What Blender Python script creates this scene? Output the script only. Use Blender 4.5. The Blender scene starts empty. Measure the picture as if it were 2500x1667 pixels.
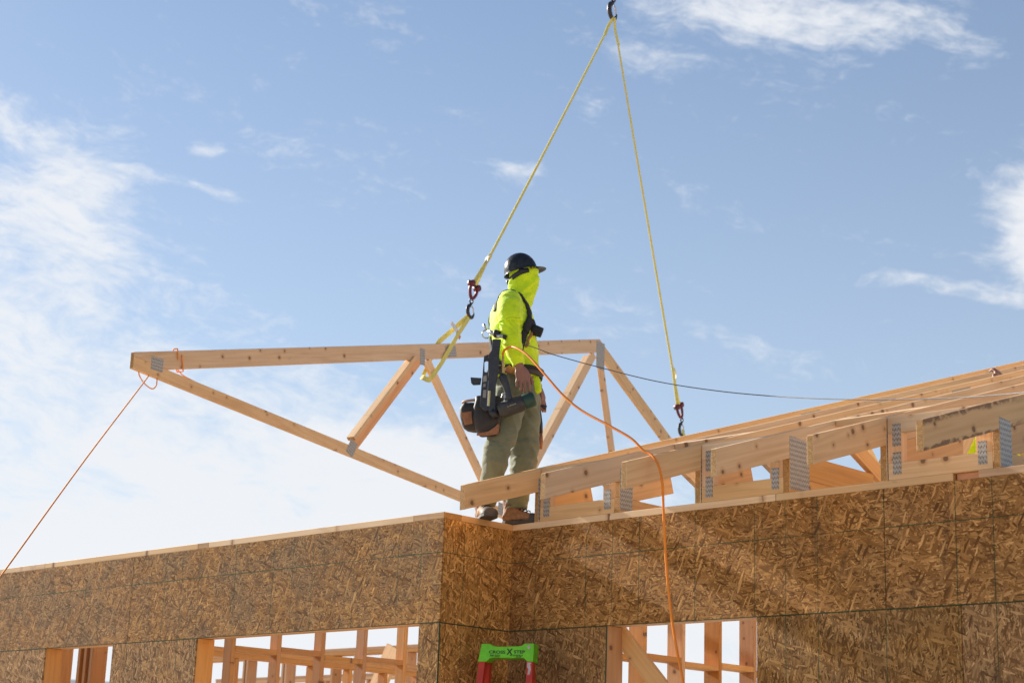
import bpy, bmesh, math, random
from mathutils import Vector, Matrix, noise
from mathutils.bvhtree import BVHTree

random.seed(7)
R = math.radians
scene = bpy.context.scene
col = scene.collection

# ------------------------------------------------------------------ camera
# metres; z = 0 is the top edge of the OSB sheathing, the ground is 3.1 m lower
GROUND = -3.10
cam_d = bpy.data.cameras.new("camera")
cam = bpy.data.objects.new("camera", cam_d)
col.objects.link(cam)
yaw, pitch, roll = R(45.025), R(14.866), R(2.048)
fw = Vector((-math.sin(yaw) * math.cos(pitch), math.cos(yaw) * math.cos(pitch), math.sin(pitch)))
rt = Vector((math.cos(yaw), math.sin(yaw), 0))
up = rt.cross(fw)
r2 = rt * math.cos(roll) + up * math.sin(roll)
u2 = -rt * math.sin(roll) + up * math.cos(roll)
m = Matrix((r2, u2, -fw)).transposed().to_4x4()
m.translation = Vector((7.4562, -7.5136, -1.6099))
cam.matrix_world = m
cam_d.sensor_width = 36
cam_d.lens = 4239.4 / 2500 * 36
cam_d.clip_end = 40000
cam_d.dof.use_dof = True
cam_d.dof.focus_distance = 10.5
cam_d.dof.aperture_fstop = 4.0
scene.camera = cam

# ------------------------------------------------------------------ node helper
class NT:
    def __init__(s, tree):
        s.t = tree
    def new(s, kind, **kw):
        n = s.t.nodes.new(kind)
        for k, v in kw.items():
            setattr(n, k, v)
        return n
    def put(s, sock, v):
        if isinstance(v, bpy.types.NodeSocket):
            s.t.links.new(v, sock)
        elif v is not None:
            if sock.type in ("RGBA",) and not isinstance(v, (int, float)):
                sock.default_value = (*v[:3], 1)
            else:
                sock.default_value = v
    def m(s, op, a, b=None, c=None, clamp=False):
        n = s.new("ShaderNodeMath", operation=op, use_clamp=clamp)
        for i, v in enumerate((a, b, c)):
            if v is not None:
                s.put(n.inputs[i], v)
        return n.outputs[0]
    def vm(s, op, a, b=None):
        n = s.new("ShaderNodeVectorMath", operation=op)
        s.put(n.inputs[0], a)
        if b is not None:
            s.put(n.inputs["Scale"] if op == "SCALE" else n.inputs[1], b)
        return n.outputs["Value"] if op in ("DOT_PRODUCT", "LENGTH", "DISTANCE") else n.outputs[0]
    def mix(s, f, a, b, blend="MIX"):
        n = s.new("ShaderNodeMix", data_type="RGBA", blend_type=blend)
        s.put(n.inputs[0], f); s.put(n.inputs[6], a); s.put(n.inputs[7], b)
        return n.outputs[2]
    def rng(s, v, a, b, c=0.0, d=1.0, smooth=True):
        n = s.new("ShaderNodeMapRange", interpolation_type="SMOOTHSTEP" if smooth else "LINEAR")
        for i, x in enumerate((v, a, b, c, d)):
            s.put(n.inputs[i], x)
        return n.outputs[0]
    def ramp(s, f, stops):
        n = s.new("ShaderNodeValToRGB")
        e = n.color_ramp.elements
        while len(e) < len(stops):
            e.new(0.5)
        for q, (p, c) in zip(e, stops):
            q.position = p; q.color = (*c, 1)
        s.put(n.inputs[0], f)
        return n.outputs[0]
    def noise(s, v, scale, detail=4, rough=0.55, dist=0.0, dim="3D"):
        n = s.new("ShaderNodeTexNoise", noise_dimensions=dim)
        s.put(n.inputs["Vector"], v); s.put(n.inputs["Scale"], scale)
        s.put(n.inputs["Detail"], detail); s.put(n.inputs["Roughness"], rough); s.put(n.inputs["Distortion"], dist)
        return n.outputs[0], n.outputs[1]
    def voro(s, v, scale, feature="F1", dim="3D"):
        n = s.new("ShaderNodeTexVoronoi", feature=feature, voronoi_dimensions=dim)
        s.put(n.inputs["Vector"], v); s.put(n.inputs["Scale"], scale)
        return n
    def map(s, v, loc=(0, 0, 0), rot=(0, 0, 0), scale=(1, 1, 1)):
        n = s.new("ShaderNodeMapping")
        s.put(n.inputs[0], v)
        if any(rot):        # turn first, then stretch
            n.vector_type = "TEXTURE"
            loc = tuple(-c for c in loc); rot = tuple(-c for c in rot); scale = tuple(1 / c for c in scale)
        n.inputs[1].default_value = loc; n.inputs[2].default_value = rot; n.inputs[3].default_value = scale
        return n.outputs[0]
    def comb(s, x, y, z=0.0):
        n = s.new("ShaderNodeCombineXYZ")
        for i, v in enumerate((x, y, z)):
            s.put(n.inputs[i], v)
        return n.outputs[0]
    def sep(s, v):
        n = s.new("ShaderNodeSeparateXYZ"); s.put(n.inputs[0], v)
        return n.outputs
    def sepc(s, v):
        n = s.new("ShaderNodeSeparateColor"); s.put(n.inputs[0], v)
        return n.outputs
    def bump(s, h, strength=0.5, dist=0.002, normal=None):
        n = s.new("ShaderNodeBump")
        s.put(n.inputs["Height"], h); n.inputs["Strength"].default_value = strength
        n.inputs["Distance"].default_value = dist
        if normal is not None:
            s.put(n.inputs["Normal"], normal)
        return n.outputs[0]

# ------------------------------------------------------------------ world, sun, exposure
SUN_AZ = 93.2      # degrees from +Y towards -X (the sun stands left of and behind the wall)
SUN_EL = 25.5
sun_dir = Vector((-math.sin(R(SUN_AZ)) * math.cos(R(SUN_EL)), math.cos(R(SUN_AZ)) * math.cos(R(SUN_EL)), math.sin(R(SUN_EL))))
world = bpy.data.worlds.new("World")
scene.world = world
world.use_nodes = True
wt = world.node_tree
wt.nodes.clear()
n = NT(wt)
sky = n.new("ShaderNodeTexSky", sky_type="NISHITA", sun_disc=False)
sky.sun_elevation = R(SUN_EL)
sky.sun_rotation = R(360 - SUN_AZ)
sky.air_density = 1.0
sky.dust_density = 0.7
sky.ozone_density = 1.2
sky.altitude = 1200
dirv = n.new("ShaderNodeTexCoord").outputs["Generated"]
dx, dy, dz = n.sep(dirv)[:3]
az = n.m("DEGREES", n.m("ARCTAN2", n.m("MULTIPLY", dx, -1), dy))      # degrees from +Y
el = n.m("DEGREES", n.m("ARCSINE", dz))
p2 = n.comb(az, el, 0)
# cloud texture in sky angles, stretched sideways and combed by the wind
warp = n.noise(n.map(p2, scale=(0.11, 0.2, 1)), 1.0, 3, 0.6, 0, "2D")[1]
pw = n.vm("ADD", p2, n.vm("SCALE", n.vm("SUBTRACT", warp, (0.5, 0.5, 0.5)), 2.4))
pr = n.map(pw, rot=(0, 0, R(-15)), scale=(0.085, 0.36, 1))
f1 = n.noise(pr, 1.0, 12, 0.67, 0.1, "2D")[0]
f3 = n.noise(n.map(pw, loc=(9, 4, 0), scale=(1.3, 2.6, 1)), 1.0, 8, 0.66, 0.3, "2D")[0]
f2 = n.noise(n.map(pw, rot=(0, 0, R(-12)), scale=(0.27, 0.95, 1)), 1.0, 12, 0.71, 0.15, "2D")[0]
big = n.noise(n.map(p2, loc=(3.1, 7.7, 0), scale=(0.021, 0.05, 1)), 1.0, 2, 0.5, 0, "2D")[0]
def mass(a0, e0, ra, re, rot, edge=0.15):
    q = n.map(n.vm("SUBTRACT", pw, (a0, e0, 0)), rot=(0, 0, R(rot)), scale=(1 / ra, 1 / re, 1))
    return n.rng(n.vm("LENGTH", q), edge, 1.0, 1.0, 0.0)
masses = [  # azimuth, elevation, half sizes in degrees, tilt, weight
    (60.0, 18.0, 7.0, 3.0, -15, 0.10), (60.0, 19.2, 4.6, 3.6, 0, 0.30), (64.5, 20.3, 4.5, 2.6, 0, 0.20),
    (37.2, 26.0, 9.5, 2.3, -13, 0.38), (30.6, 25.0, 3.5, 2.4, -20, 0.18),
    (26.6, 18.0, 3.6, 3.6, 0, 0.52), (30.0, 16.2, 5.6, 0.55, -14, 0.30), (44.8, 20.4, 1.8, 0.6, 0, 0.22),
    (40.0, 24.1, 3.0, 0.8, -8, 0.13), (42.4, 22.6, 1.2, 0.5, 0, 0.16), (56.1, 20.7, 0.9, 0.6, 0, 0.28),
    (47, 5.0, 24, 8.5, -5, 0.50), (56.3, 19.3, 3.6, 0.5, -8, 0.26), (105, 12, 30, 9, 0, 0.5), (-40, 14, 28, 8, 8, 0.45), (170, 22, 36, 12, -6, 0.45)]
cov = n.m("ADD", n.m("MULTIPLY", f1, 0.52), n.m("MULTIPLY", f2, 0.52))
cov = n.m("ADD", cov, n.m("MULTIPLY", n.m("SUBTRACT", big, 0.5), 0.25))
cov = n.m("ADD", cov, n.m("MULTIPLY", n.m("SUBTRACT", f3, 0.5), 0.34))
# the broad bank: everything below a line that falls away to the right
paz, pel = n.sep(pw)[:2]
line = n.m("ADD", 15.0, n.m("MULTIPLY", 0.29, n.m("SUBTRACT", n.m("MINIMUM", paz, 68.0), 51.3)))
bank = n.rng(n.m("SUBTRACT", line, pel), -0.6, 3.2)
bank = n.m("MULTIPLY", bank, n.m("MULTIPLY", n.rng(paz, 36.0, 50.0), n.rng(paz, 100.0, 130.0, 1.0, 0.0)))
cov = n.m("ADD", cov, n.m("MULTIPLY", bank, 0.29))
for a0, e0, ra, re, ro, w in masses:
    cov = n.m("ADD", cov, n.m("MULTIPLY", mass(a0, e0, ra, re, ro), w))
alpha = n.rng(cov, 0.55, 0.98, 0.0, 1.0)
alpha = n.m("MULTIPLY", alpha, n.rng(el, -1.0, 2.0))
# pale horizon haze that fades with height
hz = n.m("POWER", 2.718, n.m("DIVIDE", n.m("MAXIMUM", el, 0.0), -19.0))
hs_ = n.new("ShaderNodeHueSaturation")
hs_.inputs["Saturation"].default_value = 1.18
n.put(hs_.inputs["Color"], sky.outputs[0])
skyc = n.mix(n.m("MULTIPLY", hz, 0.92), hs_.outputs[0], (5.3, 5.8, 6.4))
skyc = n.mix(n.m("MULTIPLY", alpha, 0.93), skyc, (6.6, 6.75, 7.0))
bg = n.new("ShaderNodeBackground")
n.put(bg.inputs[0], skyc)
bg.inputs[1].default_value = 0.068
n.put(n.new("ShaderNodeOutputWorld").inputs[0], bg.outputs[0])

sun_l = bpy.data.lights.new("sun", "SUN")
sun_l.energy = 4.9
sun_l.angle = R(0.9)
sun_l.color = (1.0, 0.93, 0.82)
sun = bpy.data.objects.new("sun", sun_l)
sun.rotation_euler = sun_dir.to_track_quat("Z", "Y").to_euler()
sun.location = (-20, -5, 20)
col.objects.link(sun)
vs = scene.view_settings
vs.view_transform = "Standard"; vs.look = "None"; vs.exposure = 0.98; vs.gamma = 1.0
vs.use_curve_mapping = False
scene.cycles.use_denoising = True
scene.cycles.max_bounces = 6
scene.cycles.diffuse_bounces = 4

# ------------------------------------------------------------------ materials
def mat(name):
    mm = bpy.data.materials.new(name)
    mm.use_nodes = True
    mm.node_tree.nodes.clear()
    k = NT(mm.node_tree)
    b = k.new("ShaderNodeBsdfPrincipled")
    o = k.new("ShaderNodeOutputMaterial")
    k.put(o.inputs[0], b.outputs[0])
    return mm, k, b

def simple(name, color, rough=0.6, metal=0.0, vary=0.25, scale=30, bump=0.15, bdist=0.002, coat=0.0, sheen=0.0):
    mm, k, b = mat(name)
    tc = k.new("ShaderNodeTexCoord").outputs["Object"]
    f = k.noise(tc, scale, 5, 0.6)[0]
    f2 = k.noise(tc, scale * 0.17, 3, 0.5)[0]
    v = k.m("ADD", k.m("MULTIPLY", f, 0.5), k.m("MULTIPLY", f2, 0.5))
    lo = tuple(c * (1 - vary) for c in color); hi = tuple(min(1, c * (1 + vary)) for c in color)
    k.put(b.inputs["Base Color"], k.mix(k.rng(v, 0.3, 0.7), lo, hi))
    k.put(b.inputs["Roughness"], k.rng(f, 0.2, 0.8, max(0.05, rough - 0.1), min(1, rough + 0.1)))
    b.inputs["Metallic"].default_value = metal
    if coat:
        b.inputs["Coat Weight"].default_value = coat
    if sheen:
        b.inputs["Sheen Weight"].default_value = sheen
    if bump:
        k.put(b.inputs["Normal"], k.bump(f, bump, bdist))
    return mm

def make_pine(name="pine_lumber", end=False, wane=False):
    mm, k, b = mat(name)
    tc = k.new("ShaderNodeTexCoord").outputs["Object"]
    oi = k.new("ShaderNodeObjectInfo")
    off = k.m("MULTIPLY", oi.outputs["Random"], 37.0)
    p = k.vm("ADD", tc, k.comb(off, off, off))
    tint = oi.outputs["Color"]
    if end:
        sp = k.noise(p, 260, 3, 0.6)[0]
        ring = k.noise(k.map(p, scale=(1, 1, 1)), 60, 3, 0.5, 1.0)[0]
        c = k.ramp(k.m("ADD", k.m("MULTIPLY", sp, 0.7), k.m("MULTIPLY", ring, 0.3)), [(0.32, (0.20, 0.105, 0.035)), (0.5, (0.46, 0.27, 0.10)), (0.68, (0.74, 0.50, 0.22))])
        k.put(b.inputs["Base Color"], k.mix(0.6, c, tint, "MULTIPLY"))
        b.inputs["Roughness"].default_value = 0.8
        k.put(b.inputs["Normal"], k.bump(sp, 0.6, 0.002))
        return mm
    # long soft growth figure + fine grain streaks
    wav = k.noise(k.map(p, scale=(0.35, 7, 7)), 1.0, 2, 0.45, 0.25)[0]
    fig = k.m("FRACT", k.m("MULTIPLY", wav, 11.0))
    fig = k.m("ABSOLUTE", k.m("SUBTRACT", fig, 0.5))
    fig = k.rng(fig, 0.0, 0.5)
    fine = k.noise(k.map(p, scale=(3.5, 170, 170)), 1.0, 4, 0.6)[0]
    cloud = k.noise(k.map(p, scale=(1.3, 5, 5)), 1.0, 4, 0.6)[0]
    g = k.m("ADD", k.m("MULTIPLY", fig, 0.16), k.m("ADD", k.m("MULTIPLY", fine, 0.42), k.m("MULTIPLY", cloud, 0.42)))
    c = k.ramp(g, [(0.25, (0.60, 0.40, 0.215)), (0.5, (0.72, 0.515, 0.305)), (0.78, (0.81, 0.63, 0.41))])
    c = k.mix(1.0, c, tint, "MULTIPLY")
    hsv = k.new("ShaderNodeHueSaturation")
    k.put(hsv.inputs["Value"], k.rng(oi.outputs["Random"], 0.0, 1.0, 0.93, 1.16, False))
    k.put(hsv.inputs["Saturation"], k.rng(k.m("FRACT", k.m("MULTIPLY", oi.outputs["Random"], 7.31)), 0.0, 1.0, 0.86, 1.08, False))
    k.put(hsv.inputs["Color"], c)
    c = hsv.outputs[0]
    # reddish and grey streaks of some boards
    st = k.rng(k.noise(k.map(p, loc=(5, 0, 0), scale=(0.8, 14, 14)), 1.0, 3, 0.6)[0], 0.6, 0.75)
    c = k.mix(k.m("MULTIPLY", st, 0.25), c, (0.42, 0.20, 0.085))
    # dirt and yard scuffs
    dirt = k.rng(k.noise(k.map(p, scale=(3, 8, 8)), 1.6, 6, 0.7)[0], 0.60, 0.80)
    c = k.mix(k.m("MULTIPLY", dirt, 0.45), c, (0.19, 0.13, 0.09))
    # knots
    vo = k.voro(k.vm("ADD", p, k.vm("SCALE", k.noise(p, 40, 2)[1], 0.012)), 6.2, "F1", "2D")
    cr = k.sepc(vo.outputs["Color"])
    has = k.m("GREATER_THAN", cr[0], 0.40)
    dist = k.m("ADD", vo.outputs["Distance"], k.m("MULTIPLY", cr[1], 0.075))
    kn = k.m("MULTIPLY", k.rng(dist, 0.072, 0.118, 1.0, 0.0), has)
    halo = k.m("MULTIPLY", k.rng(dist, 0.09, 0.25, 1.0, 0.0), has)
    c = k.mix(k.m("MULTIPLY", halo, 0.45), c, (0.46, 0.22, 0.08))
    c = k.mix(k.m("MULTIPLY", kn, 0.8), c, (0.15, 0.065, 0.028))
    if wane:     # bark left along both edges of the first metre
        lx, ly, lz = k.sep(tc)[:3]
        w1 = k.noise(k.map(tc, scale=(9, 14, 14)), 1.0, 5, 0.65)[0]
        up_e = k.rng(k.m("ADD", ly, k.m("MULTIPLY", w1, 0.07)), 0.143, 0.165)
        lo_e = k.rng(k.m("SUBTRACT", ly, k.m("MULTIPLY", w1, 0.05)), -0.014, -0.006, 1.0, 0.0)
        wm = k.m("MULTIPLY", k.m("MAXIMUM", up_e, lo_e), k.rng(lx, 0.75, 1.1, 1.0, 0.0))
        wm = k.m("MULTIPLY", wm, k.rng(k.noise(tc, 22, 4, 0.6)[0], 0.36, 0.5))
        c = k.mix(k.m("MULTIPLY", wm, 0.8), c, k.mix(k.noise(tc, 90, 3)[0], (0.05, 0.024, 0.013), (0.26, 0.12, 0.05)))
    k.put(b.inputs["Base Color"], c)
    k.put(b.inputs["Roughness"], k.rng(fine, 0.2, 0.8, 0.58, 0.78))
    h = k.m("SUBTRACT", k.m("MULTIPLY", fine, 0.6), k.m("MULTIPLY", kn, 0.8))
    k.put(b.inputs["Normal"], k.bump(h, 0.35, 0.0012))
    return mm

def make_osb(name, turn, grey, warm):
    mm, k, b = mat(name)
    tc = k.new("ShaderNodeTexCoord").outputs["Object"]
    sx, sy, sz = k.sep(tc)[:3]
    flat = k.comb(sx, sy, 0)
    wob = k.vm("SCALE", k.vm("SUBTRACT", k.noise(flat, 18, 2, 0.5, 0, "2D")[1], (0.5, 0.5, 0.5)), 0.004)
    base = k.vm("ADD", flat, wob)
    tone = None; hgt = None
    lay = [(8, 24, 118, 0), (-52, 23, 108, .45), (62, 22, 112, .48), (-20, 19, 98, .50), (35, 21, 102, .52), (-75, 25, 120, .60), (14, 17, 90, .52), (86, 24, 120, .62), (-38, 22, 110, .58), (50, 26, 140, .62), (-5, 26, 150, .62), (22, 16, 84, .80), (-64, 17, 86, .84)]
    for i, (ang, ax, ay, th) in enumerate(lay):
        q = k.map(base, loc=(i * 3.7, i * 1.9, 0), rot=(0, 0, R(ang + turn)), scale=(ax, ay, 1))
        v = k.voro(q, 1.0, "F1", "2D")
        cc = k.sepc(v.outputs["Color"])
        lon = k.noise(k.map(base, rot=(0, 0, R(ang + turn)), scale=(12, 260, 1)), 1.0, 2, 0.5, 0, "2D")[0] if i in (0, 3, 6, 11) else None
        tv = cc[1]
        if lon is not None:
            tv = k.m("ADD", k.m("MULTIPLY", tv, 0.8), k.m("MULTIPLY", k.m("SUBTRACT", lon, 0.4), 0.5))
        hv = k.m("ADD", cc[2], k.m("MULTIPLY", v.outputs["Distance"], -0.5))
        if tone is None:
            tone, hgt = tv, hv
        else:
            mk = k.m("GREATER_THAN", cc[0], th)
            tone = k.m("ADD", k.m("MULTIPLY", tone, k.m("SUBTRACT", 1.0, mk)), k.m("MULTIPLY", tv, mk))
            hgt = k.m("ADD", k.m("MULTIPLY", hgt, k.m("SUBTRACT", 1.0, mk)), k.m("MULTIPLY", hv, mk))
    fine = k.noise(k.map(base, rot=(0, 0, R(turn)), scale=(60, 320, 1)), 1.0, 4, 0.65, 0, "2D")[0]
    f = k.m("ADD", k.m("MULTIPLY", tone, 0.8), k.m("MULTIPLY", fine, 0.25))
    c = k.ramp(f, [(0.04, (0.075, 0.036, 0.014)), (0.26, (0.19, 0.105, 0.042)), (0.60, (0.325, 0.195, 0.084)), (0.86, (0.48, 0.31, 0.145)), (1.0, (0.76, 0.55, 0.31))])
    c = k.mix(1.0, c, warm, "MULTIPLY")
    rnd = k.new("ShaderNodeObjectInfo").outputs["Random"]
    hs2 = k.new("ShaderNodeHueSaturation")
    k.put(hs2.inputs["Value"], k.rng(rnd, 0.0, 1.0, 0.88, 1.10, False)); k.put(hs2.inputs["Saturation"], k.rng(rnd, 0.0, 1.0, 1.04, 0.90, False))
    k.put(hs2.inputs["Color"], c)
    c = hs2.outputs[0]
    patch = k.noise(flat, 2.3, 5, 0.65, 0.4, "2D")[0]
    c = k.mix(k.m("MULTIPLY", k.rng(patch, 0.38, 0.66), grey), c, k.mix(k.rng(f, 0.1, 0.9), (0.085, 0.060, 0.036), (0.30, 0.215, 0.125)))
    stain = k.rng(k.noise(k.map(flat, scale=(3.0, 0.9, 1)), 1.7, 5, 0.7, 0.5, "2D")[0], 0.56, 0.78)
    c = k.mix(k.m("MULTIPLY", stain, 0.62), c, (0.07, 0.042, 0.026))
    # printed green layout lines: every 16 and 24 inches, and one row 8 inches below the top
    kx = k.m("DIVIDE", k.m("ADD", sx, k.m("MULTIPLY", k.m("SUBTRACT", k.noise(flat, 3.0, 2, .5, 0, "2D")[0], .5), .004)), 0.2032)
    def near(period):
        fr = k.m("FRACT", k.m("ADD", k.m("DIVIDE", kx, period), 0.5))
        return k.m("MULTIPLY", k.m("ABSOLUTE", k.m("SUBTRACT", fr, 0.5)), period * 0.2032)
    dv = k.m("MINIMUM", near(2.0), near(3.0))
    dh = k.m("ABSOLUTE", k.m("ADD", sy, 0.2))
    gap = k.noise(flat, 60, 3, 0.7, 0, "2D")[0]
    thin = k.rng(k.noise(flat, 1.3, 3, 0.6, 0, "2D")[0], 0.35, 0.65, 0.0014, 0.0032)
    ln = k.m("MAXIMUM", k.m("LESS_THAN", dv, thin), k.m("LESS_THAN", dh, k.m("MULTIPLY", thin, 1.2)))
    ln = k.m("MULTIPLY", ln, k.rng(gap, 0.28, 0.46))
    c = k.mix(k.m("MULTIPLY", ln, 0.78), c, (0.022, 0.075, 0.035))
    # green sealed edges along the panel seam
    dm = k.m("ABSOLUTE", k.m("ADD", sy, 0.61))
    sl = k.m("MULTIPLY", k.m("LESS_THAN", dm, 0.0042), k.rng(gap, 0.2, 0.45))
    c = k.mix(k.m("MULTIPLY", sl, 0.8), c, (0.02, 0.07, 0.035))
    k.put(b.inputs["Base Color"], c)
    b.inputs["Roughness"].default_value = 0.8
    b.inputs["Specular IOR Level"].default_value = 0.12
    b1 = k.bump(hgt, 0.6, 0.004)
    k.put(b.inputs["Normal"], k.bump(fine, 0.5, 0.0015, b1))
    return mm

def make_plate(name="galvanized_plate"):
    mm, k, b = mat(name)
    tc = k.new("ShaderNodeTexCoord").outputs["Object"]
    x, y, z = k.sep(tc)[:3]
    row = k.m("FLOOR", k.m("DIVIDE", y, 0.0255))
    fy = k.m("FRACT", k.m("DIVIDE", y, 0.0255))
    xs = k.m("DIVIDE", x, 0.0085)
    fx = k.m("FRACT", xs)
    alt = k.m("MULTIPLY", k.m("FRACT", k.m("MULTIPLY", k.m("FLOOR", xs), 0.5)), 0.45)
    fyy = k.m("FRACT", k.m("ADD", fy, alt))
    inx = k.m("LESS_THAN", k.m("ABSOLUTE", k.m("SUBTRACT", fx, 0.5)), 0.24)
    iny = k.m("LESS_THAN", k.m("ABSOLUTE", k.m("SUBTRACT", fyy, 0.5)), 0.21)
    hole = k.m("MULTIPLY", inx, iny)
    nz = k.noise(tc, 90, 4, 0.7)[0]
    c = k.mix(k.rng(nz, 0.3, 0.7), (0.36, 0.33, 0.29), (0.52, 0.48, 0.43))
    c = k.mix(k.m("MULTIPLY", hole, 0.9), c, (0.035, 0.028, 0.022))
    k.put(b.inputs["Base Color"], c)
    k.put(b.inputs["Metallic"], k.m("SUBTRACT", 0.15, k.m("MULTIPLY", hole, 0.15)))
    b.inputs["Roughness"].default_value = 0.45
    k.put(b.inputs["Normal"], k.bump(k.m("SUBTRACT", nz, hole), 0.3, 0.001))
    return mm

def make_cloth(name, color, weave=900, fold=0.25, emit=0.0, rough=0.75, vary=0.12, trans=0.0):
    mm, k, b = mat(name)
    tc = k.new("ShaderNodeTexCoord").outputs["Object"]
    f = k.noise(tc, 14, 5, 0.6)[0]
    w = k.noise(tc, weave, 2, 0.5)[0]
    cr = k.noise(k.map(tc, rot=(0.3, 0.5, 0.2), scale=(16, 16, 46)), 1.0, 3, 0.5, 0.6)[0]
    k.put(b.inputs["Base Color"], k.mix(k.rng(f, 0.3, 0.7), tuple(c * (1 - vary) for c in color), tuple(min(1, c * (1 + vary)) for c in color)))
    b.inputs["Roughness"].default_value = rough
    b.inputs["Sheen Weight"].default_value = 0.15
    if trans:
        b.inputs["Subsurface Weight"].default_value = trans
        b.inputs["Subsurface Radius"].default_value = (0.03, 0.03, 0.01)
    k.put(b.inputs["Normal"], k.bump(k.m("ADD", cr, k.m("MULTIPLY", w, 0.12)), fold, 0.012))
    return mm

def make_ground():
    mm, k, b = mat("bare_earth")
    tc = k.new("ShaderNodeTexCoord").outputs["Object"]
    a = k.noise(tc, 0.35, 8, 0.65)[0]; g = k.noise(tc, 9, 6, 0.7)[0]
    c = k.ramp(k.m("ADD", k.m("MULTIPLY", a, 0.6), k.m("MULTIPLY", g, 0.4)), [(0.3, (0.36, 0.27, 0.18)), (0.5, (0.50, 0.40, 0.29)), (0.72, (0.58, 0.49, 0.37))])
    k.put(b.inputs["Base Color"], c)
    b.inputs["Roughness"].default_value = 0.95
    k.put(b.inputs["Normal"], k.bump(g, 0.6, 0.03))
    return mm

M = {}
M["pine"] = make_pine(); M["end"] = make_pine("pine_end_grain", True)
M["pine_wane"] = make_pine("pine_with_bark_edge", False, True)
M["osb_a"] = make_osb("osb_weathered", 0, 0.5, (1.20, 0.95, 0.57))
M["osb_b"] = make_osb("osb_fresh_upright", 90, 0.10, (1.85, 1.54, 1.06))
M["osb_c"] = make_osb("osb_brown", 0, 0.18, (1.32, 1.06, 0.74))
M["osb_low"] = make_osb("osb_weathered_upright", 84, 0.28, (1.10, 0.92, 0.64))
M["plate"] = make_plate()
M["ground"] = make_ground()
M["concrete"] = simple("concrete", (0.42, 0.41, 0.39), 0.9, 0, 0.15, 8)
M["hill"] = simple("haze_blue_hill", (0.085, 0.11, 0.155), 1.0, 0, 0.3, 0.004, 0)  # blue of distant haze painted into the hill colour
M["edge_green"] = simple("green_edge_paint", (0.02, 0.075, 0.035), 0.6, 0, 0.3, 80)
M["hivis"] = make_cloth("hi_vis_jersey", (0.67, 0.93, 0.003), trans=0.12, fold=0.55)
M["trouser"] = make_cloth("olive_canvas", (0.175, 0.185, 0.115), 700, 0.5, vary=0.10, rough=0.85)
M["skin"] = simple("skin", (0.29, 0.135, 0.09), 0.5, 0, 0.12, 60, 0.12, 0.001)
M["hat"] = simple("charcoal_hat_shell", (0.045, 0.052, 0.062), 0.33, 0, 0.15, 20, 0.03, 0.001, 0.25)
M["black"] = simple("black_plastic", (0.018, 0.018, 0.02), 0.45, 0, 0.2, 40, 0.05)
M["gunmetal"] = simple("black_gun_metal", (0.045, 0.047, 0.052), 0.42, 0.35, 0.3, 70, 0.08)
M["housing"] = simple("worn_grey_housing", (0.058, 0.055, 0.054), 0.5, 0.2, 0.35, 45, 0.1)
M["housing_pale"] = simple("dull_worn_steel", (0.27, 0.24, 0.22), 0.5, 0.3, 0.4, 70, 0.1)
M["green_cap"] = simple("dark_green_plastic", (0.018, 0.062, 0.042), 0.42, 0, 0.3, 40, 0.06)
M["webbing"] = simple("black_webbing", (0.022, 0.022, 0.024), 0.85, 0, 0.25, 300, 0.4)
M["leather_dark"] = simple("dark_nylon_leather", (0.032, 0.026, 0.024), 0.6, 0, 0.3, 60, 0.25)
M["leather_tan"] = simple("tan_leather", (0.33, 0.135, 0.055), 0.6, 0, 0.3, 90, 0.4)
M["leather_pale"] = simple("pale_leather_roll", (0.36, 0.23, 0.17), 0.65, 0, 0.2, 60, 0.2)
M["boot"] = simple("tan_boot_leather", (0.27, 0.145, 0.075), 0.75, 0, 0.35, 40, 0.35, 0.004)
M["rubber"] = simple("dark_rubber", (0.062, 0.055, 0.05), 0.7, 0, 0.35, 55, 0.3, 0.003)
M["brass"] = simple("brass", (0.55, 0.37, 0.14), 0.35, 0.9, 0.25, 120, 0.05)
M["steel"] = simple("steel", (0.5, 0.5, 0.52), 0.3, 0.95, 0.2, 80, 0.05)
M["rig_dark"] = simple("dark_forged_steel", (0.055, 0.05, 0.055), 0.45, 0.5, 0.3, 60, 0.1)
M["rig_red"] = simple("red_painted_shackle", (0.15, 0.018, 0.03), 0.5, 0.1, 0.3, 60, 0.1)
M["sling"] = simple("yellow_webbing", (0.72, 0.63, 0.17), 0.8, 0, 0.06, 60, 0.0)
M["hose"] = simple("orange_hose", (0.92, 0.27, 0.012), 0.35, 0, 0.1, 20, 0.0)
M["rope"] = simple("orange_rope", (0.90, 0.30, 0.05), 0.8, 0, 0.2, 200, 0.4)
M["cable"] = simple("grey_cable", (0.10, 0.105, 0.115), 0.5, 0.2, 0.2, 100, 0.1)
M["tag_white"] = simple("white_tag", (0.72, 0.70, 0.68), 0.6, 0, 0.1, 30, 0.05)
M["tag_red"] = simple("red_print", (0.55, 0.16, 0.11), 0.6, 0, 0.1, 30, 0.05)
M["yellow_label"] = simple("yellow_label", (0.55, 0.52, 0.06), 0.6, 0, 0.2, 60, 0.05)
M["ladder_green"] = simple("lime_green_plastic", (0.145, 0.60, 0.015), 0.4, 0, 0.14, 45, 0.05)
M["ladder_red"] = simple("red_fibreglass", (0.55, 0.045, 0.018), 0.4, 0, 0.18, 30, 0.08)
M["alu"] = simple("aluminium", (0.6, 0.6, 0.6), 0.4, 0.9, 0.1, 60, 0.05)
M["ink"] = simple("black_print", (0.012, 0.012, 0.012), 0.6, 0, 0.1, 60, 0.0)
M["pale_ink"] = simple("pale_print", (0.50, 0.44, 0.32), 0.6, 0, 0.1, 60, 0.0)
M["scuff"] = simple("scuffed_paint", (0.50, 0.42, 0.44), 0.8, 0, 0.3, 90, 0.2)
M["sticker"] = simple("violet_sticker", (0.20, 0.17, 0.42), 0.5, 0, 0.4, 160, 0.0)
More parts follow.
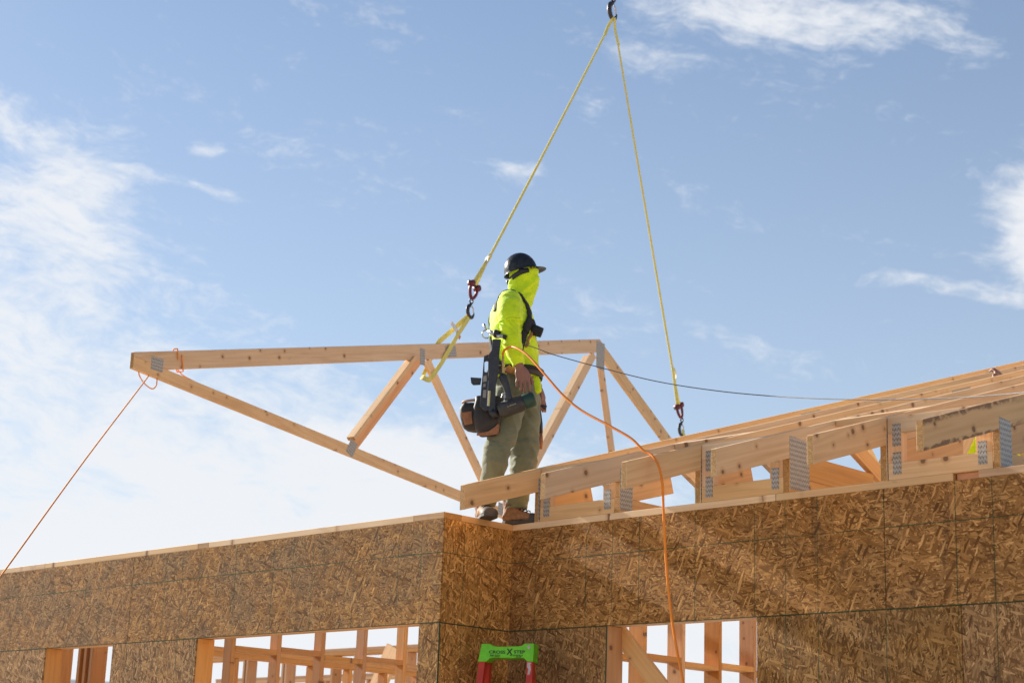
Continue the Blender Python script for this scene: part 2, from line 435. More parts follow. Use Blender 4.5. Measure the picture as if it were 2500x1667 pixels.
M["bark"] = simple("bark_wane", (0.12, 0.055, 0.028), 0.95, 0, 0.5, 60, 0.8, 0.006)

# ------------------------------------------------------------------ object helpers
def setp(o, label=None, cat=None, group=None, kind=None):
    if label: o["label"] = label
    if cat: o["category"] = cat
    if group: o["group"] = group
    if kind: o["kind"] = kind
    return o

def thing(name, loc, label, cat, group=None, rotz=0.0):
    o = bpy.data.objects.new(name, None)
    o.empty_display_size = 0.1
    o.location = loc
    o.rotation_euler = (0, 0, rotz)
    col.objects.link(o)
    return setp(o, label, cat, group)

def pworld(o):
    mm = Matrix.Identity(4)
    ch = []
    while o is not None:
        ch.append(o); o = o.parent
    for q in reversed(ch):
        mm = mm @ q.matrix_basis
    return mm

def link(me, name, parent=None, world_m=None, local_m=None, tint=None):
    o = bpy.data.objects.new(name, me)
    col.objects.link(o)
    if parent is not None:
        o.parent = parent
    if world_m is not None:
        o.matrix_basis = (pworld(parent).inverted() @ world_m) if parent is not None else world_m
    elif local_m is not None:
        o.matrix_basis = local_m
    if tint:
        o.color = (*tint, 1)
    return o

def to_mesh(bm, name, mats, smooth=False):
    me = bpy.data.meshes.new(name)
    bmesh.ops.recalc_face_normals(bm, faces=bm.faces)
    bm.to_mesh(me)
    bm.free()
    for q in mats if isinstance(mats, (list, tuple)) else [mats]:
        me.materials.append(q)
    if smooth:
        me.shade_smooth()
    return me

def frame(o, x, u):
    x = Vector(x).normalized(); u = Vector(u)
    u = (u - x * u.dot(x)).normalized()
    w = x.cross(u)
    mm = Matrix((x, u, w)).transposed().to_4x4()
    mm.translation = Vector(o)
    return mm

def prism_bm(poly, t, bevel=0.0):
    bm = bmesh.new()
    a = [bm.verts.new((p[0], p[1], 0)) for p in poly]
    b = [bm.verts.new((p[0], p[1], t)) for p in poly]
    bm.faces.new(a[::-1]); bm.faces.new(b)
    for i in range(len(poly)):
        j = (i + 1) % len(poly)
        bm.faces.new((a[i], a[j], b[j], b[i]))
    bmesh.ops.recalc_face_normals(bm, faces=bm.faces)
    if bevel:
        bmesh.ops.bevel(bm, geom=list(bm.edges), offset=bevel, segments=1, affect="EDGES", clamp_overlap=True)
    return bm

TINTS = [(1, 1, 1), (1.04, 0.98, 0.90), (0.95, 0.93, 0.90), (1.02, 0.93, 0.82), (0.92, 0.89, 0.84), (1.06, 1.02, 0.97)]
AMBER = [(1.0, 0.76, 0.46), (1.05, 0.80, 0.52), (0.95, 0.70, 0.42)]
STUD = [(0.90, 0.63, 0.36), (0.82, 0.54, 0.29), (0.94, 0.69, 0.42), (0.74, 0.48, 0.25)]

def board(name, parent, o, x, u, L=None, W=None, T=0.038, poly=None, tint=None, bevel=0.0018, mats=None, world=True):
    """A piece of lumber: local x along its length, local y across its width, local z through its thickness."""
    if poly is None:
        poly = [(0, 0), (L, 0), (L, W), (0, W)]
    bm = prism_bm(poly, T, bevel)
    if mats is None:
        mats = [M["pine"], M["end"]]
    if len(mats) == 2:
        for f in bm.faces:
            f.material_index = 1 if abs(f.normal.x) > 0.72 else 0
    me = to_mesh(bm, name, mats)
    fm = frame(o, x, u)
    return link(me, name, parent, world_m=fm if world else None, local_m=None if world else fm, tint=tint or random.choice(TINTS))

def flat_poly(name, parent, pts, nrm, T, xdir, tint=None, mats=None, bevel=0.0018):
    """Lumber or plate from an outline of 3D points in one plane; thickness T along nrm."""
    x = Vector(xdir).normalized(); w = Vector(nrm).normalized(); u = w.cross(x)
    o = Vector(pts[0])
    poly = [((Vector(p) - o).dot(x), (Vector(p) - o).dot(u)) for p in pts]
    area = sum(poly[i][0] * poly[(i + 1) % len(poly)][1] - poly[(i + 1) % len(poly)][0] * poly[i][1] for i in range(len(poly)))
    if area < 0:
        poly = poly[::-1]
    return board(name, parent, o, x, u, T=T, poly=poly, tint=tint, mats=mats, bevel=bevel)

def ring_tube(bm, pts, rads, seg=12, ref=(0, 0, 1), caps=True):
    """Tube through pts; radius a number or (r_ref, r_side)."""
    pts = [Vector(p) for p in pts]
    ref = Vector(ref)
    rings = []
    for i, p in enumerate(pts):
        t = (pts[min(i + 1, len(pts) - 1)] - pts[max(i - 1, 0)])
        t = t.normalized() if t.length > 1e-9 else Vector((0, 0, 1))
        u = ref - t * ref.dot(t)
        if u.length < 1e-3:
            u = Vector((1, 0, 0)) - t * t.x
            if u.length < 1e-3:
                u = Vector((0, 1, 0))
        u.normalize(); v = t.cross(u)
        r = rads[i] if isinstance(rads, (list, tuple)) else rads
        ru, rv = r if isinstance(r, (list, tuple)) else (r, r)
        rings.append([bm.verts.new(p + u * ru * math.cos(2 * math.pi * k / seg) + v * rv * math.sin(2 * math.pi * k / seg)) for k in range(seg)])
    for a, b in zip(rings, rings[1:]):
        for k in range(seg):
            j = (k + 1) % seg
            bm.faces.new((a[k], a[j], b[j], b[k]))
    if caps:
        bm.faces.new(rings[0][::-1]); bm.faces.new(rings[-1])
    return rings

def zrings(bm, rows, seg=24):
    """Stack of horizontal ellipses: rows of (z, cx, cy, rx, ry)."""
    rings = []
    for z, cx, cy, rx, ry in rows:
        rings.append([bm.verts.new((cx + rx * math.cos(2 * math.pi * k / seg), cy + ry * math.sin(2 * math.pi * k / seg), z)) for k in range(seg)])
    for a, b in zip(rings, rings[1:]):
        for k in range(seg):
            j = (k + 1) % seg
            bm.faces.new((a[k], a[j], b[j], b[k]))
    bm.faces.new(rings[0][::-1]); bm.faces.new(rings[-1])

def smooth_path(pts, sub=6):
    """Catmull-Rom through the points."""
    P = [Vector(p) for p in pts]
    P = [P[0] * 2 - P[1]] + P + [P[-1] * 2 - P[-2]]
    out = []
    for i in range(1, len(P) - 2):
        for k in range(sub):
            t = k / sub
            a, b, c, d = P[i - 1], P[i], P[i + 1], P[i + 2]
            out.append(0.5 * ((2 * b) + (c - a) * t + (2 * a - 5 * b + 4 * c - d) * t * t + (3 * b - a - 3 * c + d) * t ** 3))
    out.append(P[-2])
    return out

def tube_obj(name, parent, pts, r, material, seg=8, sub=6, world=True, smooth=True):
    pp = smooth_path(pts, sub) if sub > 1 else [Vector(p) for p in pts]
    o0 = pp[0].copy() if world else Vector((0, 0, 0))
    bm = bmesh.new()
    ring_tube(bm, [p - o0 for p in pp], r if not isinstance(r, list) else r, seg)
    me = to_mesh(bm, name, material, smooth)
    return link(me, name, parent, world_m=Matrix.Translation(o0) if world else None, local_m=None if world else Matrix.Identity(4))

def ribbon_obj(name, parent, pts, width, thick, material, side, twist=0.0, sub=4, world=True):
    """Flat webbing through pts; side = direction of its width (turns by `twist` radians along the way)."""
    pp = smooth_path(pts, sub) if sub > 1 else [Vector(p) for p in pts]
    o0 = pp[0].copy() if world else Vector((0, 0, 0))
    bm = bmesh.new()
    rings = []
    for i, p in enumerate(pp):
        t = (pp[min(i + 1, len(pp) - 1)] - pp[max(i - 1, 0)]).normalized()
        s = Vector(side); s = (s - t * s.dot(t)).normalized()
        s = Matrix.Rotation(twist * i / (len(pp) - 1), 3, t) @ s
        w = t.cross(s)
        rings.append([bm.verts.new(p - o0 + s * width / 2 * a + w * thick / 2 * b) for a, b in ((1, 1), (-1, 1), (-1, -1), (1, -1))])
    for a, b in zip(rings, rings[1:]):
        for k in range(4):
            bm.faces.new((a[k], a[(k + 1) % 4], b[(k + 1) % 4], b[k]))
    bm.faces.new(rings[0][::-1]); bm.faces.new(rings[-1])
    me = to_mesh(bm, name, material)
    return link(me, name, parent, world_m=Matrix.Translation(o0) if world else None, local_m=None if world else Matrix.Identity(4))

def remeshed(bm, voxel, smooth_iter=4, factor=0.5):
    """Union of the closed shells in bm as one continuous skin."""
    me = bpy.data.meshes.new("tmp")
    bmesh.ops.recalc_face_normals(bm, faces=bm.faces)
    bm.to_mesh(me); bm.free()
    o = bpy.data.objects.new("tmp", me)
    col.objects.link(o)
    mo = o.modifiers.new("r", "REMESH"); mo.mode = "VOXEL"; mo.voxel_size = voxel
    if smooth_iter:
        sm = o.modifiers.new("s", "SMOOTH"); sm.iterations = smooth_iter; sm.factor = factor
    dg = bpy.context.evaluated_depsgraph_get()
    res = bpy.data.meshes.new_from_object(o.evaluated_get(dg))
    bpy.data.objects.remove(o); bpy.data.meshes.remove(me)
    return res

def displace(me, fn):
    nr = [v.normal.copy() for v in me.vertices]
    for v, q in zip(me.vertices, nr):
        v.co = v.co + q * fn(v.co)
    me.update()

def finish(me, name, material, parent, world_m=None, local_m=None):
    me.name = name
    me.materials.clear()
    me.materials.append(material)
    me.shade_smooth()
    return link(me, name, parent, world_m=world_m, local_m=local_m if (local_m is not None or world_m is not None) else Matrix.Identity(4))

def text_obj(name, parent, s, size, fm, material, extrude=0.0006, shear=0.0, wide=1.0, world=True):
    cu = bpy.data.curves.new("tmp_text", "FONT")
    cu.body = s; cu.size = size; cu.extrude = extrude; cu.shear = shear; cu.align_x = "CENTER"; cu.align_y = "CENTER"
    cu.resolution_u = 3
    cu.offset = size * 0.022
    o = bpy.data.objects.new("tmp_text", cu); col.objects.link(o)
    dg = bpy.context.evaluated_depsgraph_get()
    me = bpy.data.meshes.new_from_object(o.evaluated_get(dg))
    bpy.data.objects.remove(o); bpy.data.curves.remove(cu)
    for v in me.vertices:
        v.co.x *= wide
    me.materials.clear(); me.materials.append(material)
    return link(me, name, parent, world_m=fm if world else None, local_m=None if world else fm)

X, Y, Z = Vector((1, 0, 0)), Vector((0, 1, 0)), Vector((0, 0, 1))

# ------------------------------------------------------------------ setting: ground, hills, slab
bm = bmesh.new()
rings = []
for r in (0.0, 12, 30, 80, 250, 900, 3000, 9000, 26000):
    if r == 0:
        rings.append([bm.verts.new((0, 0, GROUND))]); continue
    rings.append([bm.verts.new((r * math.cos(k * math.pi / 24), r * math.sin(k * math.pi / 24), GROUND + (0 if r < 80 else noise.noise((k * .5, r * .01, 3)) * min(2.0, r * .0012)))) for k in range(48)])
for k in range(48):
    bm.faces.new((rings[0][0], rings[1][k], rings[1][(k + 1) % 48]))
for a, b in zip(rings[1:], rings[2:]):
    for k in range(48):
        bm.faces.new((a[k], b[k], b[(k + 1) % 48], a[(k + 1) % 48]))
setp(link(to_mesh(bm, "ground", M["ground"]), "ground"), kind="structure")

bm = bmesh.new()
prev = None
for k in range(145):
    a = R(2.5 * k)
    row = []
    for j, (rr, hh) in enumerate(((7000, 0), (7900, 0.45), (8600, 0.8), (9300, 1.0), (10500, 0.7), (12500, 0))):
        h = hh * (545 + 70 * noise.noise((math.cos(a) * 3.1, math.sin(a) * 3.1, 0.3)) + 38 * noise.noise((math.cos(a) * 11, math.sin(a) * 11, j * .7)))
        row.append(bm.verts.new((rr * math.cos(a), rr * math.sin(a), GROUND - 4 + h)))
    if prev:
        for p, q, s, t in zip(prev, prev[1:], row[1:], row):
            bm.faces.new((p, q, s, t))
    prev = row
setp(link(to_mesh(bm, "hills", M["hill"], True), "hills"), kind="structure")
bm = prism_bm([(-8.6, -0.70), (0.12, -0.70), (0.12, -0.12), (6.6, -0.12), (6.6, 13.4), (-8.6, 13.4)], 0.22)
setp(link(to_mesh(bm, "foundation_slab", M["concrete"]), "foundation_slab", world_m=Matrix.Translation((0, 0, GROUND - 0.09))), kind="structure")
FLOOR = GROUND + 0.13

# ------------------------------------------------------------------ sheathed walls
def osb(parent, o, x, poly, material, name="osb_panel"):
    """OSB sheet; local origin on its layout grid so that the printed lines fall right."""
    nrm = Vector(x).cross(Z)            # outward face is local z up
    return board(name, parent, Vector(o) - nrm * 0.011, x, Z, T=0.011, poly=poly, mats=[material], bevel=0.0008, tint=(1, 1, 1))

BT = FLOOR
H = 0.61
# --- wall A (left, front plane y = -0.584, facing -y)
wa = thing("sheathed_wall", (-4, -0.5, FLOOR), "long weathered OSB wall on the left with two window openings", "wall")
AY = -0.584
gx = -0.787
def A(poly, mtl):
    return osb(wa, (gx, AY, 0), X, [(a - gx, z) for a, z in poly], mtl)
A([(-3.226, -H), (0.006, -H), (0.006, -0.001), (-3.226, -0.001)], M["osb_a"])
A([(-5.664, -H), (-3.229, -H), (-3.229, -0.001), (-5.664, -0.001)], M["osb_a"])
A([(-8.1, -H), (-5.667, -H), (-5.667, -0.001), (-8.1, -0.001)], M["osb_a"])
A([(-0.169, BT), (0.006, BT), (0.006, -H - 0.0012), (-0.169, -H - 0.0012)], M["osb_low"])
A([(-3.406, BT), (-2.388, BT), (-2.388, -H - 0.0012), (-3.406, -H - 0.0012)], M["osb_low"])
A([(-8.1, BT), (-4.318, BT), (-4.318, -H - 0.0012), (-8.1, -H - 0.0012)], M["osb_low"])
A([(-2.388, BT), (-0.169, BT), (-0.169, -2.2), (-2.388, -2.2)], M["osb_low"])
A([(-4.318, BT), (-3.406, BT), (-3.406, -2.2), (-4.318, -2.2)], M["osb_low"])
board("painted_edge", wa, (0.0065, AY + 0.0002, BT), Z, Y, L=-H - 0.006 - BT, W=0.0106, T=0.0012, mats=[M["edge_green"]], bevel=0)
y0 = AY + 0.012
# top plate lengths with a scarf block near the corner
for a, b, tn in ((-8.1, -4.45, (0.98, 0.92, 0.84)), (-4.447, -2.46, (1.02, 0.96, 0.88)), (-2.458, -2.34, (0.62, 0.52, 0.42)), (-2.338, -0.262, (1.04, 0.98, 0.88)), (-0.26, 0.003, (0.85, 0.66, 0.44))):
    board("top_plate", wa, (a, AY + 0.001, 0), X, Y, L=b - a, W=0.148, T=0.038, tint=tn)
board("second_plate", wa, (-8.1, y0, -0.040), X, Y, L=8.1 - 0.002, W=0.138, T=0.038)
for a, b in ((-2.388, -0.169), (-4.318, -3.406)):
    # header boards with their packed underside
    board("header", wa, (a - 0.04, y0 + 0.0, -0.605), X, Y, L=b - a + 0.08, W=0.066, T=0.19, tint=(0.9, 0.72, 0.5))
    board("header", wa, (a - 0.04, y0 + 0.068, -0.605), X, Y, L=b - a + 0.08, W=0.07, T=0.19, tint=(0.84, 0.64, 0.44))
    board("sill", wa, (a, y0, -2.2), X, Y, L=b - a, W=0.138, T=0.038)
    for s, e in ((a, -1), (b, 1)):
        for q in range(2):
            xx = s - 0.038 * (q + 1) - 0.001 * q if e < 0 else s + 0.001 * q + 0.038 * q
            board("jamb_stud", wa, (xx + (0.038 if True else 0), y0 + 0.0005 * q, BT), Z, Y, L=-0.607 - BT, W=0.138 - 0.001 * q, T=0.038, tint=random.choice(STUD))
for xx in (-7.9, -7.3, -6.7, -6.1, -5.5, -4.9, -3.0):
    board("stud", wa, (xx, y0, BT), Z, Y, L=-0.042 - BT, W=0.138, T=0.038, tint=random.choice(STUD))

for a, b in ((-8.1, -4.36), (-3.36, -2.43), (-0.13, -0.14 + 0.13)):
    board("seam_light_stop", wa, (a, y0 + 0.004, -0.66), X, Y, L=b - a, W=0.11, T=0.089, tint=STUD[0])  # unseen backing added to stop daylight leaking through the panel seam
# --- wall B (short return, face x = 0 facing +x)
wb = thing("sheathed_wall", (0, -0.3, FLOOR), "short orange brown OSB return wall between the two long walls", "wall")
def Bp(poly, mtl):
    return osb(wb, (0, -0.402, 0), Y, [(a + 0.402, z) for a, z in poly], mtl)
Bp([(-0.572, -H), (-0.0005, -H), (-0.0005, -0.001), (-0.572, -0.001)], M["osb_b"])
Bp([(-0.572, BT), (-0.0005, BT), (-0.0005, -H - 0.0012), (-0.572, -H - 0.0012)], M["osb_b"])
board("top_plate", wb, (-0.001, -0.434, 0.0005), Y, -X, L=0.434 + 0.147, W=0.146, T=0.0375, tint=(1.05, 0.80, 0.48)).rotation_euler  # orange tint paints warm bounced light into the plate
for yy in (-0.42, -0.2, -0.04):
    board("stud", wb, (-0.015, yy, BT), Z, -X, L=-0.004 - BT, W=0.12, T=0.038, tint=random.choice(STUD))

board("seam_light_stop", wb, (-0.014, -0.56, -0.66), Y, -X, L=0.55, W=0.05, T=0.089, tint=STUD[0])  # added behind the return wall's seam to block light
# --- wall C (right, face y = 0 facing -y)
wc = thing("sheathed_wall", (2.5, 0.07, FLOOR), "long brown OSB wall on the right under the roof trusses", "wall")
cx = 0.2074
def C(poly, mtl):
    return osb(wc, (cx, 0, 0), X, [(a - cx, z) for a, z in poly], mtl)
C([(-0.0105, -H), (2.645, -H), (2.645, -0.001), (-0.0105, -0.001)], M["osb_c"])
C([(2.648, -H), (5.08, -H), (5.08, -0.001), (2.648, -0.001)], M["osb_c"])
C([(-0.0105, BT), (0.780, BT), (0.780, -H - 0.0012), (-0.0105, -H - 0.0012)], M["osb_low"])
C([(1.849, BT), (3.066, BT), (3.066, -H - 0.0012), (1.849, -H - 0.0012)], M["osb_low"])
C([(3.070, BT), (5.08, BT), (5.08, -H - 0.0012), (3.070, -H - 0.0012)], M["osb_low"])
C([(0.782, BT), (1.847, BT), (1.847, -2.2), (0.782, -2.2)], M["osb_low"])
board("painted_edge", wc, (0.7805, 0.0002, BT), Z, Y, L=-H - 0.006 - BT, W=0.0106, T=-0.0012, mats=[M["edge_green"]], bevel=0)
y0 = 0.012
for a, b, tn in ((0.0, 1.972, (1.02, 0.94, 0.80)), (1.975, 3.045, (1.04, 0.94, 0.78)), (3.185, 5.08, (0.94, 0.80, 0.70))):
    board("top_plate", wc, (a, 0.001, 0), X, Y, L=b - a, W=0.148, T=0.038, tint=tn)
board("plate_splice", wc, (3.05, 0.030, 0.0005), X, Y, L=0.13, W=0.11, T=0.037, tint=(1.0, 0.62, 0.40))
board("second_plate", wc, (0.0, y0, -0.040), X, Y, L=5.08, W=0.138, T=0.038, tint=(1.0, 0.6, 0.42))
board("header", wc, (0.742, y0, -0.605), X, Y, L=1.147, W=0.066, T=0.19, tint=(0.95, 0.75, 0.5))
board("header", wc, (0.742, y0 + 0.068, -0.605), X, Y, L=1.147, W=0.07, T=0.19, tint=(0.88, 0.68, 0.46))
board("sill", wc, (0.782, y0, -2.2), X, Y, L=1.067, W=0.138, T=0.038)
for s, e in ((0.782, -1), (1.849, 1)):
    for q in range(2):
        xx = s - 0.039 * (q + 1) if e < 0 else s + 0.039 * q
        board("jamb_stud", wc, (xx + 0.038, y0 + 0.0005 * q, BT), Z, Y, L=-0.607 - BT, W=0.138 - 0.001 * q, T=0.038, tint=random.choice(STUD))
for xx in (0.05, 0.45, 2.3, 2.7, 3.1, 3.7, 4.3, 4.9):
    board("stud", wc, (xx + 0.038, y0, BT), Z, Y, L=-0.042 - BT, W=0.138, T=0.038, tint=random.choice(STUD))

for a, b in ((0.02, 0.70), (1.93, 5.08)):
    board("seam_light_stop", wc, (a, y0 + 0.004, -0.66), X, Y, L=b - a, W=0.11, T=0.089, tint=STUD[0])  # added unseen board, keeps light out of the seam gap
# ------------------------------------------------------------------ interior stud walls and braces
def stud_wall(label, o, along, studs, depth, zt, block=None, double=True, top=True, L=None, across=None):
    """Open stud wall: o = base corner, along = run direction, studs = positions on it."""
    along = Vector(along); across = Vector(across)
    t = thing("stud_wall", (*Vector(o)[:2], FLOOR), label, "stud wall")
    o = Vector(o)
    a0, a1 = studs[0] - 0.05, (L if L else studs[-1] + 0.05)
    flip = 1 if along.cross(across).z > 0 else -1
    board("bottom_plate", t, o + along * a0 + Z * FLOOR + (Z * 0 if flip > 0 else Z * 0.038), along, across, L=a1 - a0, W=depth, T=0.038, tint=random.choice(STUD))
    if top:
        for q in range(2 if double else 1):
            board("top_plate", t, o + along * a0 + Z * (zt - 0.039 * (q + 1) + (0 if flip > 0 else 0.038)), along, across, L=a1 - a0, W=depth, T=0.038, tint=random.choice(STUD))
    zz = zt - (0.079 if double else 0.04)
    for i, s in enumerate(studs):
        # stud: length up, width across, thickness along the wall
        dr = Z.cross(across)
        sg = 1 if dr.dot(along) > 0 else -1
        board("stud", t, o + along * (s + (0 if sg > 0 else 0.038)) + Z * (FLOOR + 0.039), Z, across, L=zz - FLOOR - 0.04, W=depth, T=0.038, tint=random.choice(STUD))
        if block and i + 1 < len(studs):
            g = studs[i + 1] - s - 0.040
            zb = block + 0.012 * ((i % 2) * 2 - 1)
            board("blocking", t, o + along * (s + 0.039) + Z * (zb + (0 if flip > 0 else 0.038)), along, across, L=g, W=depth, T=0.038, tint=random.choice(STUD))
    return t
stud_wall("near partition of narrow studs seen through the wide left opening", (-2.65, 0, 0), Y, [-0.10 + 0.4064 * i for i in range(9)], 0.089, 0.0, block=-0.628, across=-X)
stud_wall("second partition standing behind the near studs of the left opening", (-4.3, 0, 0), Y, [0.35 + 0.4064 * i for i in range(9)], 0.089, -0.46, block=-0.86, across=-X)
stud_wall("partition of wide studs seen through the right opening", (-0.62, 0, 0), Y, [1.55 + 0.43 * i for i in range(7)], 0.14, 0.0, block=-0.60, across=-X)
stud_wall("back wall frame far behind the left opening", (-11.0, 5.3, 0), X, [0.3, 1.25, 1.31, 2.0, 2.06, 2.9, 3.3, 4.1, 4.16, 5.0], 0.14, 0.02, across=Y)
stud_wall("distant wall frame with a pale top plate behind the back wall", (-13.2, 7.3, 0), X, [0.2, 1.0, 1.7, 2.5, 2.56, 3.4, 4.2, 5.0, 5.8], 0.14, -0.06, across=Y)
stud_wall("cluster of studs behind the narrow leftmost opening", (-5.42, 0.16, 0), X, [0.012, 0.35, 0.44, 0.528], 0.14, 0.0, across=Y)

def brace(label, p, q, up_, W=0.14, T=0.038, tint=None):
    p, q = Vector(p), Vector(q)
    t = thing("brace", (p.x, p.y, p.z), label, "brace")
    board("plank", t, p, q - p, up_, L=(q - p).length, W=W, T=T, tint=tint)
    return t
brace("diagonal plank nailed across the left corner of the right opening", (0.64, 0.172, -0.60), (1.17, 0.205, -1.15), Z, 0.10, 0.038, (0.95, 0.76, 0.52))
brace("steep plank leaning in the right corner of the right opening", (1.77, 0.162, -0.585), (1.93, 0.20, -1.1), X, 0.12, 0.03, (0.78, 0.66, 0.48))
brace("sunlit sloping plank inside the narrow left opening", (-4.75, 0.25, -1.02), (-3.95, 0.45, -0.50), Z, 0.14, 0.038, (1.05, 0.92, 0.75))
brace("upright plank with a mitred top beyond the left opening", (-6.9, 4.3, -1.6), (-6.3, 4.55, -0.05), X, 0.24, 0.04, (1.0, 0.80, 0.58))

# ------------------------------------------------------------------ installed roof trusses
PITCH = 0.3165
def ztop(y):
    return 0.369 + PITCH * y
DV = 0.147
truss_x = [0.200, 0.846, 1.443, 2.047, 2.650, 3.287]
truss_label = [
    "roof truss whose bare tail hides the worker's shins",
    "roof truss with long plated heel, second from the standing worker",
    "roof truss with the orange hose draped over its knotty tail",
    "roof truss with the widest nail plate at its heel",
    "roof truss next left of the bark edged tail",
    "roof truss with bark along its tail at the right edge"]
tint_top = [(1.06, 0.88, 0.64), (1.0, 0.93, 0.84), (0.98, 0.90, 0.80), (1.03, 0.95, 0.82), (1.0, 0.88, 0.72), (0.98, 0.84, 0.68)]  # first chord's amber has warm bounced sunlight painted in
YP = 6.6
def installed_truss(i, xc):
    t = thing("roof_truss", (xc, 0, 0.038), truss_label[i], "truss", "roof trusses set on the right wall")
    x0 = xc - 0.019
    def P(pts, name, T=0.038, dx=0.0, tint=None, xd=Y, mats=None):
        return flat_poly(name, t, [(x0 + dx, y, z) for y, z in pts], X, T, xd, tint, mats)
    sl = Vector((0, 1, PITCH)); sr = Vector((0, 1, -PITCH))
    ye = -0.627 if i < 4 else (-0.645, -0.69)[i - 4]
    P([(ye, ztop(ye) - DV), (YP, ztop(YP) - DV), (YP, ztop(YP)), (ye, ztop(ye))], "top_chord", tint=tint_top[i], xd=sl, mats=[M["pine_wane"], M["end"]] if i == 5 else None)
    zr = lambda y: ztop(YP) - PITCH * (y - YP)
    yr = 2 * YP + 0.627
    P([(YP + 0.001, zr(YP) - DV), (yr, zr(yr) - DV), (yr, zr(yr)), (YP + 0.001, zr(YP))], "top_chord", xd=sr)
    P([(0, 0.0385), (2 * YP, 0.0385), (2 * YP, 0.127), (0, 0.127)], "bottom_chord", tint=random.choice(AMBER[:2]) if i % 2 else None)
    tb = random.choice(AMBER)
    zb = lambda y: ztop(y) - DV - 0.001
    if i == 4:
        P([(0.0, 0.128), (0.30, 0.128), (0.757, 0.275), (0.765, zb(0.765)), (0.0, zb(0))], "heel_block", tint=(1.05, 0.80, 0.52), xd=sl)
    elif i == 3:
        P([(0.0, 0.128), (0.807, 0.128), (0.807, 0.262), (0.14, 0.262), (0.0, zb(0))], "heel_block", tint=tb)
    else:
        P([(0.0, 0.128), (0.165, 0.128), (0.494, 0.222), (0.449, zb(0.449)), (0.0, zb(0))], "heel_block", tint=tb, xd=sl)
    for (ya, za), (yb, zb2), w in (((0.62, 0.40), (1.20, 0.128), 0.089), ((3.2, zb(3.2)), (2.3, 0.128), 0.089), ((3.4, zb(3.4)), (4.5, 0.128), 0.089), ((6.4, zb(6.4)), (4.7, 0.128), 0.089)):
        d = Vector((0, yb - ya, zb2 - za)).normalized()
        pr = Vector((0, -d.z, d.y)) * w / 2
        a, b = Vector((0, ya, za)), Vector((0, yb, zb2))
        if ya < 1 and i > 3:
            continue
        for mir in (0, 1):
            q = [a + pr, b + pr, b - pr, a - pr]
            pts = [((2 * YP - v.y) if mir else v.y, v.z) for v in q]
            P(pts, "web", T=0.0365, dx=0.00075, tint=random.choice(AMBER if i in (3, 4) else TINTS), xd=Vector((0, -d.y if mir else d.y, d.z)))
    # toothed heel plates on both faces
    pw_, pz0, pz1 = ((0.13, 0.05, 0.30), (0.112, 0.052, 0.295), (0.12, 0.05, 0.29), (0.176, 0.056, 0.345), (0.12, 0.05, 0.28), (0.112, 0.045, 0.29))[i]
    yy = -0.012 if i == 0 else 0.002
    flat_poly("nail_plate", t, [(xc + 0.0192, yy, pz0), (xc + 0.0192, yy + pw_, pz0 + 0.006), (xc + 0.0192, yy + pw_, pz1 - 0.008), (xc + 0.0192, yy, pz1)], X, 0.0018, Y, mats=[M["plate"]], bevel=0)
    for ypl in (2.72, 5.4):
        flat_poly("nail_plate", t, [(xc + 0.0192, ypl, ztop(ypl) - 0.13), (xc + 0.0192, ypl + 0.24, ztop(ypl + 0.24) - 0.13), (xc + 0.0192, ypl + 0.24, ztop(ypl + 0.24) - 0.03), (xc + 0.0192, ypl, ztop(ypl) - 0.03)], X, 0.0018, sl, mats=[M["plate"]], bevel=0)
    return t
trusses = [installed_truss(i, xc) for i, xc in enumerate(truss_x)]

# blocking frames standing on the wall plate in every second bay
def blocking_frame(xa, xb, label, yoff=0.004):
    t = thing("blocking_frame", ((xa + xb) / 2, yoff, 0.038), label, "blocking frame", "blocking frames between the truss heels")
    def piece(name, a, z, L, W, vertical=False, T=0.038, tint=None):
        if vertical:
            return board(name, t, (a + W, yoff + T, z), Z, -X, L=L, W=W, T=-T if False else T, tint=tint) if False else board(name, t, (a, yoff, z), Z, X, L=L, W=W, T=T, tint=tint)
        return board(name, t, (a, yoff + T, z), X, Z, L=L, W=W, T=T, tint=tint)
    g = 0.003
    piece("bottom_rail", xa + g, 0.0388, xb - xa - 2 * g, 0.0865, tint=(1.05, 0.95, 0.80))
    piece("top_rail", xa + g, 0.281, xb - xa - 2 * g, 0.084, tint=(0.96, 0.92, 0.86))
    for a in (xa + g, xb - g - 0.089):
        piece("upright", a, 0.1258, 0.1545, 0.089, True, tint=(0.98, 0.80, 0.66))
    for a in (xa + 0.032, xb - 0.032 - 0.048):
        for zc in (0.122, 0.268):
            tl = random.uniform(-0.05, 0.05)
            flat_poly("nail_plate", t, [(a, yoff - 0.0004, zc - 0.058), (a + 0.048, yoff - 0.0004, zc - 0.058 + tl * .05), (a + 0.048, yoff - 0.0004, zc + 0.058), (a, yoff - 0.0004, zc + 0.058)], -Y, 0.0015, X, mats=[M["plate"]], bevel=0)
    return t
hw = 0.021
blocking_frame(truss_x[0] + hw, truss_x[1] - hw, "blocking frame in the bay beside the standing worker")
blocking_frame(truss_x[2] + hw, truss_x[3] - hw, "blocking frame in the bay right of the orange hose")
blocking_frame(truss_x[4] + hw, truss_x[5] - hw, "blocking frame in the bay behind the bark edged tail")
# flat purlin boards between chords
for (xa, xb, yy, lb) in ((truss_x[1] + hw, truss_x[2] - hw, 0.50, "flat purlin board between trusses above the open bay by the hose"), (truss_x[3] + hw, truss_x[4] - hw, 0.44, "flat purlin board with a rough edge over the right hand open bay")):
    t = thing("purlin", (xa, yy, ztop(yy)), lb, "purlin", "purlin boards flush with the chords")
    board("plank", t, (xa, yy, ztop(yy) - 0.040), X, Vector((0, 1, PITCH)), L=xb - xa, W=0.089, T=0.038, tint=(1.0, 0.92, 0.82))

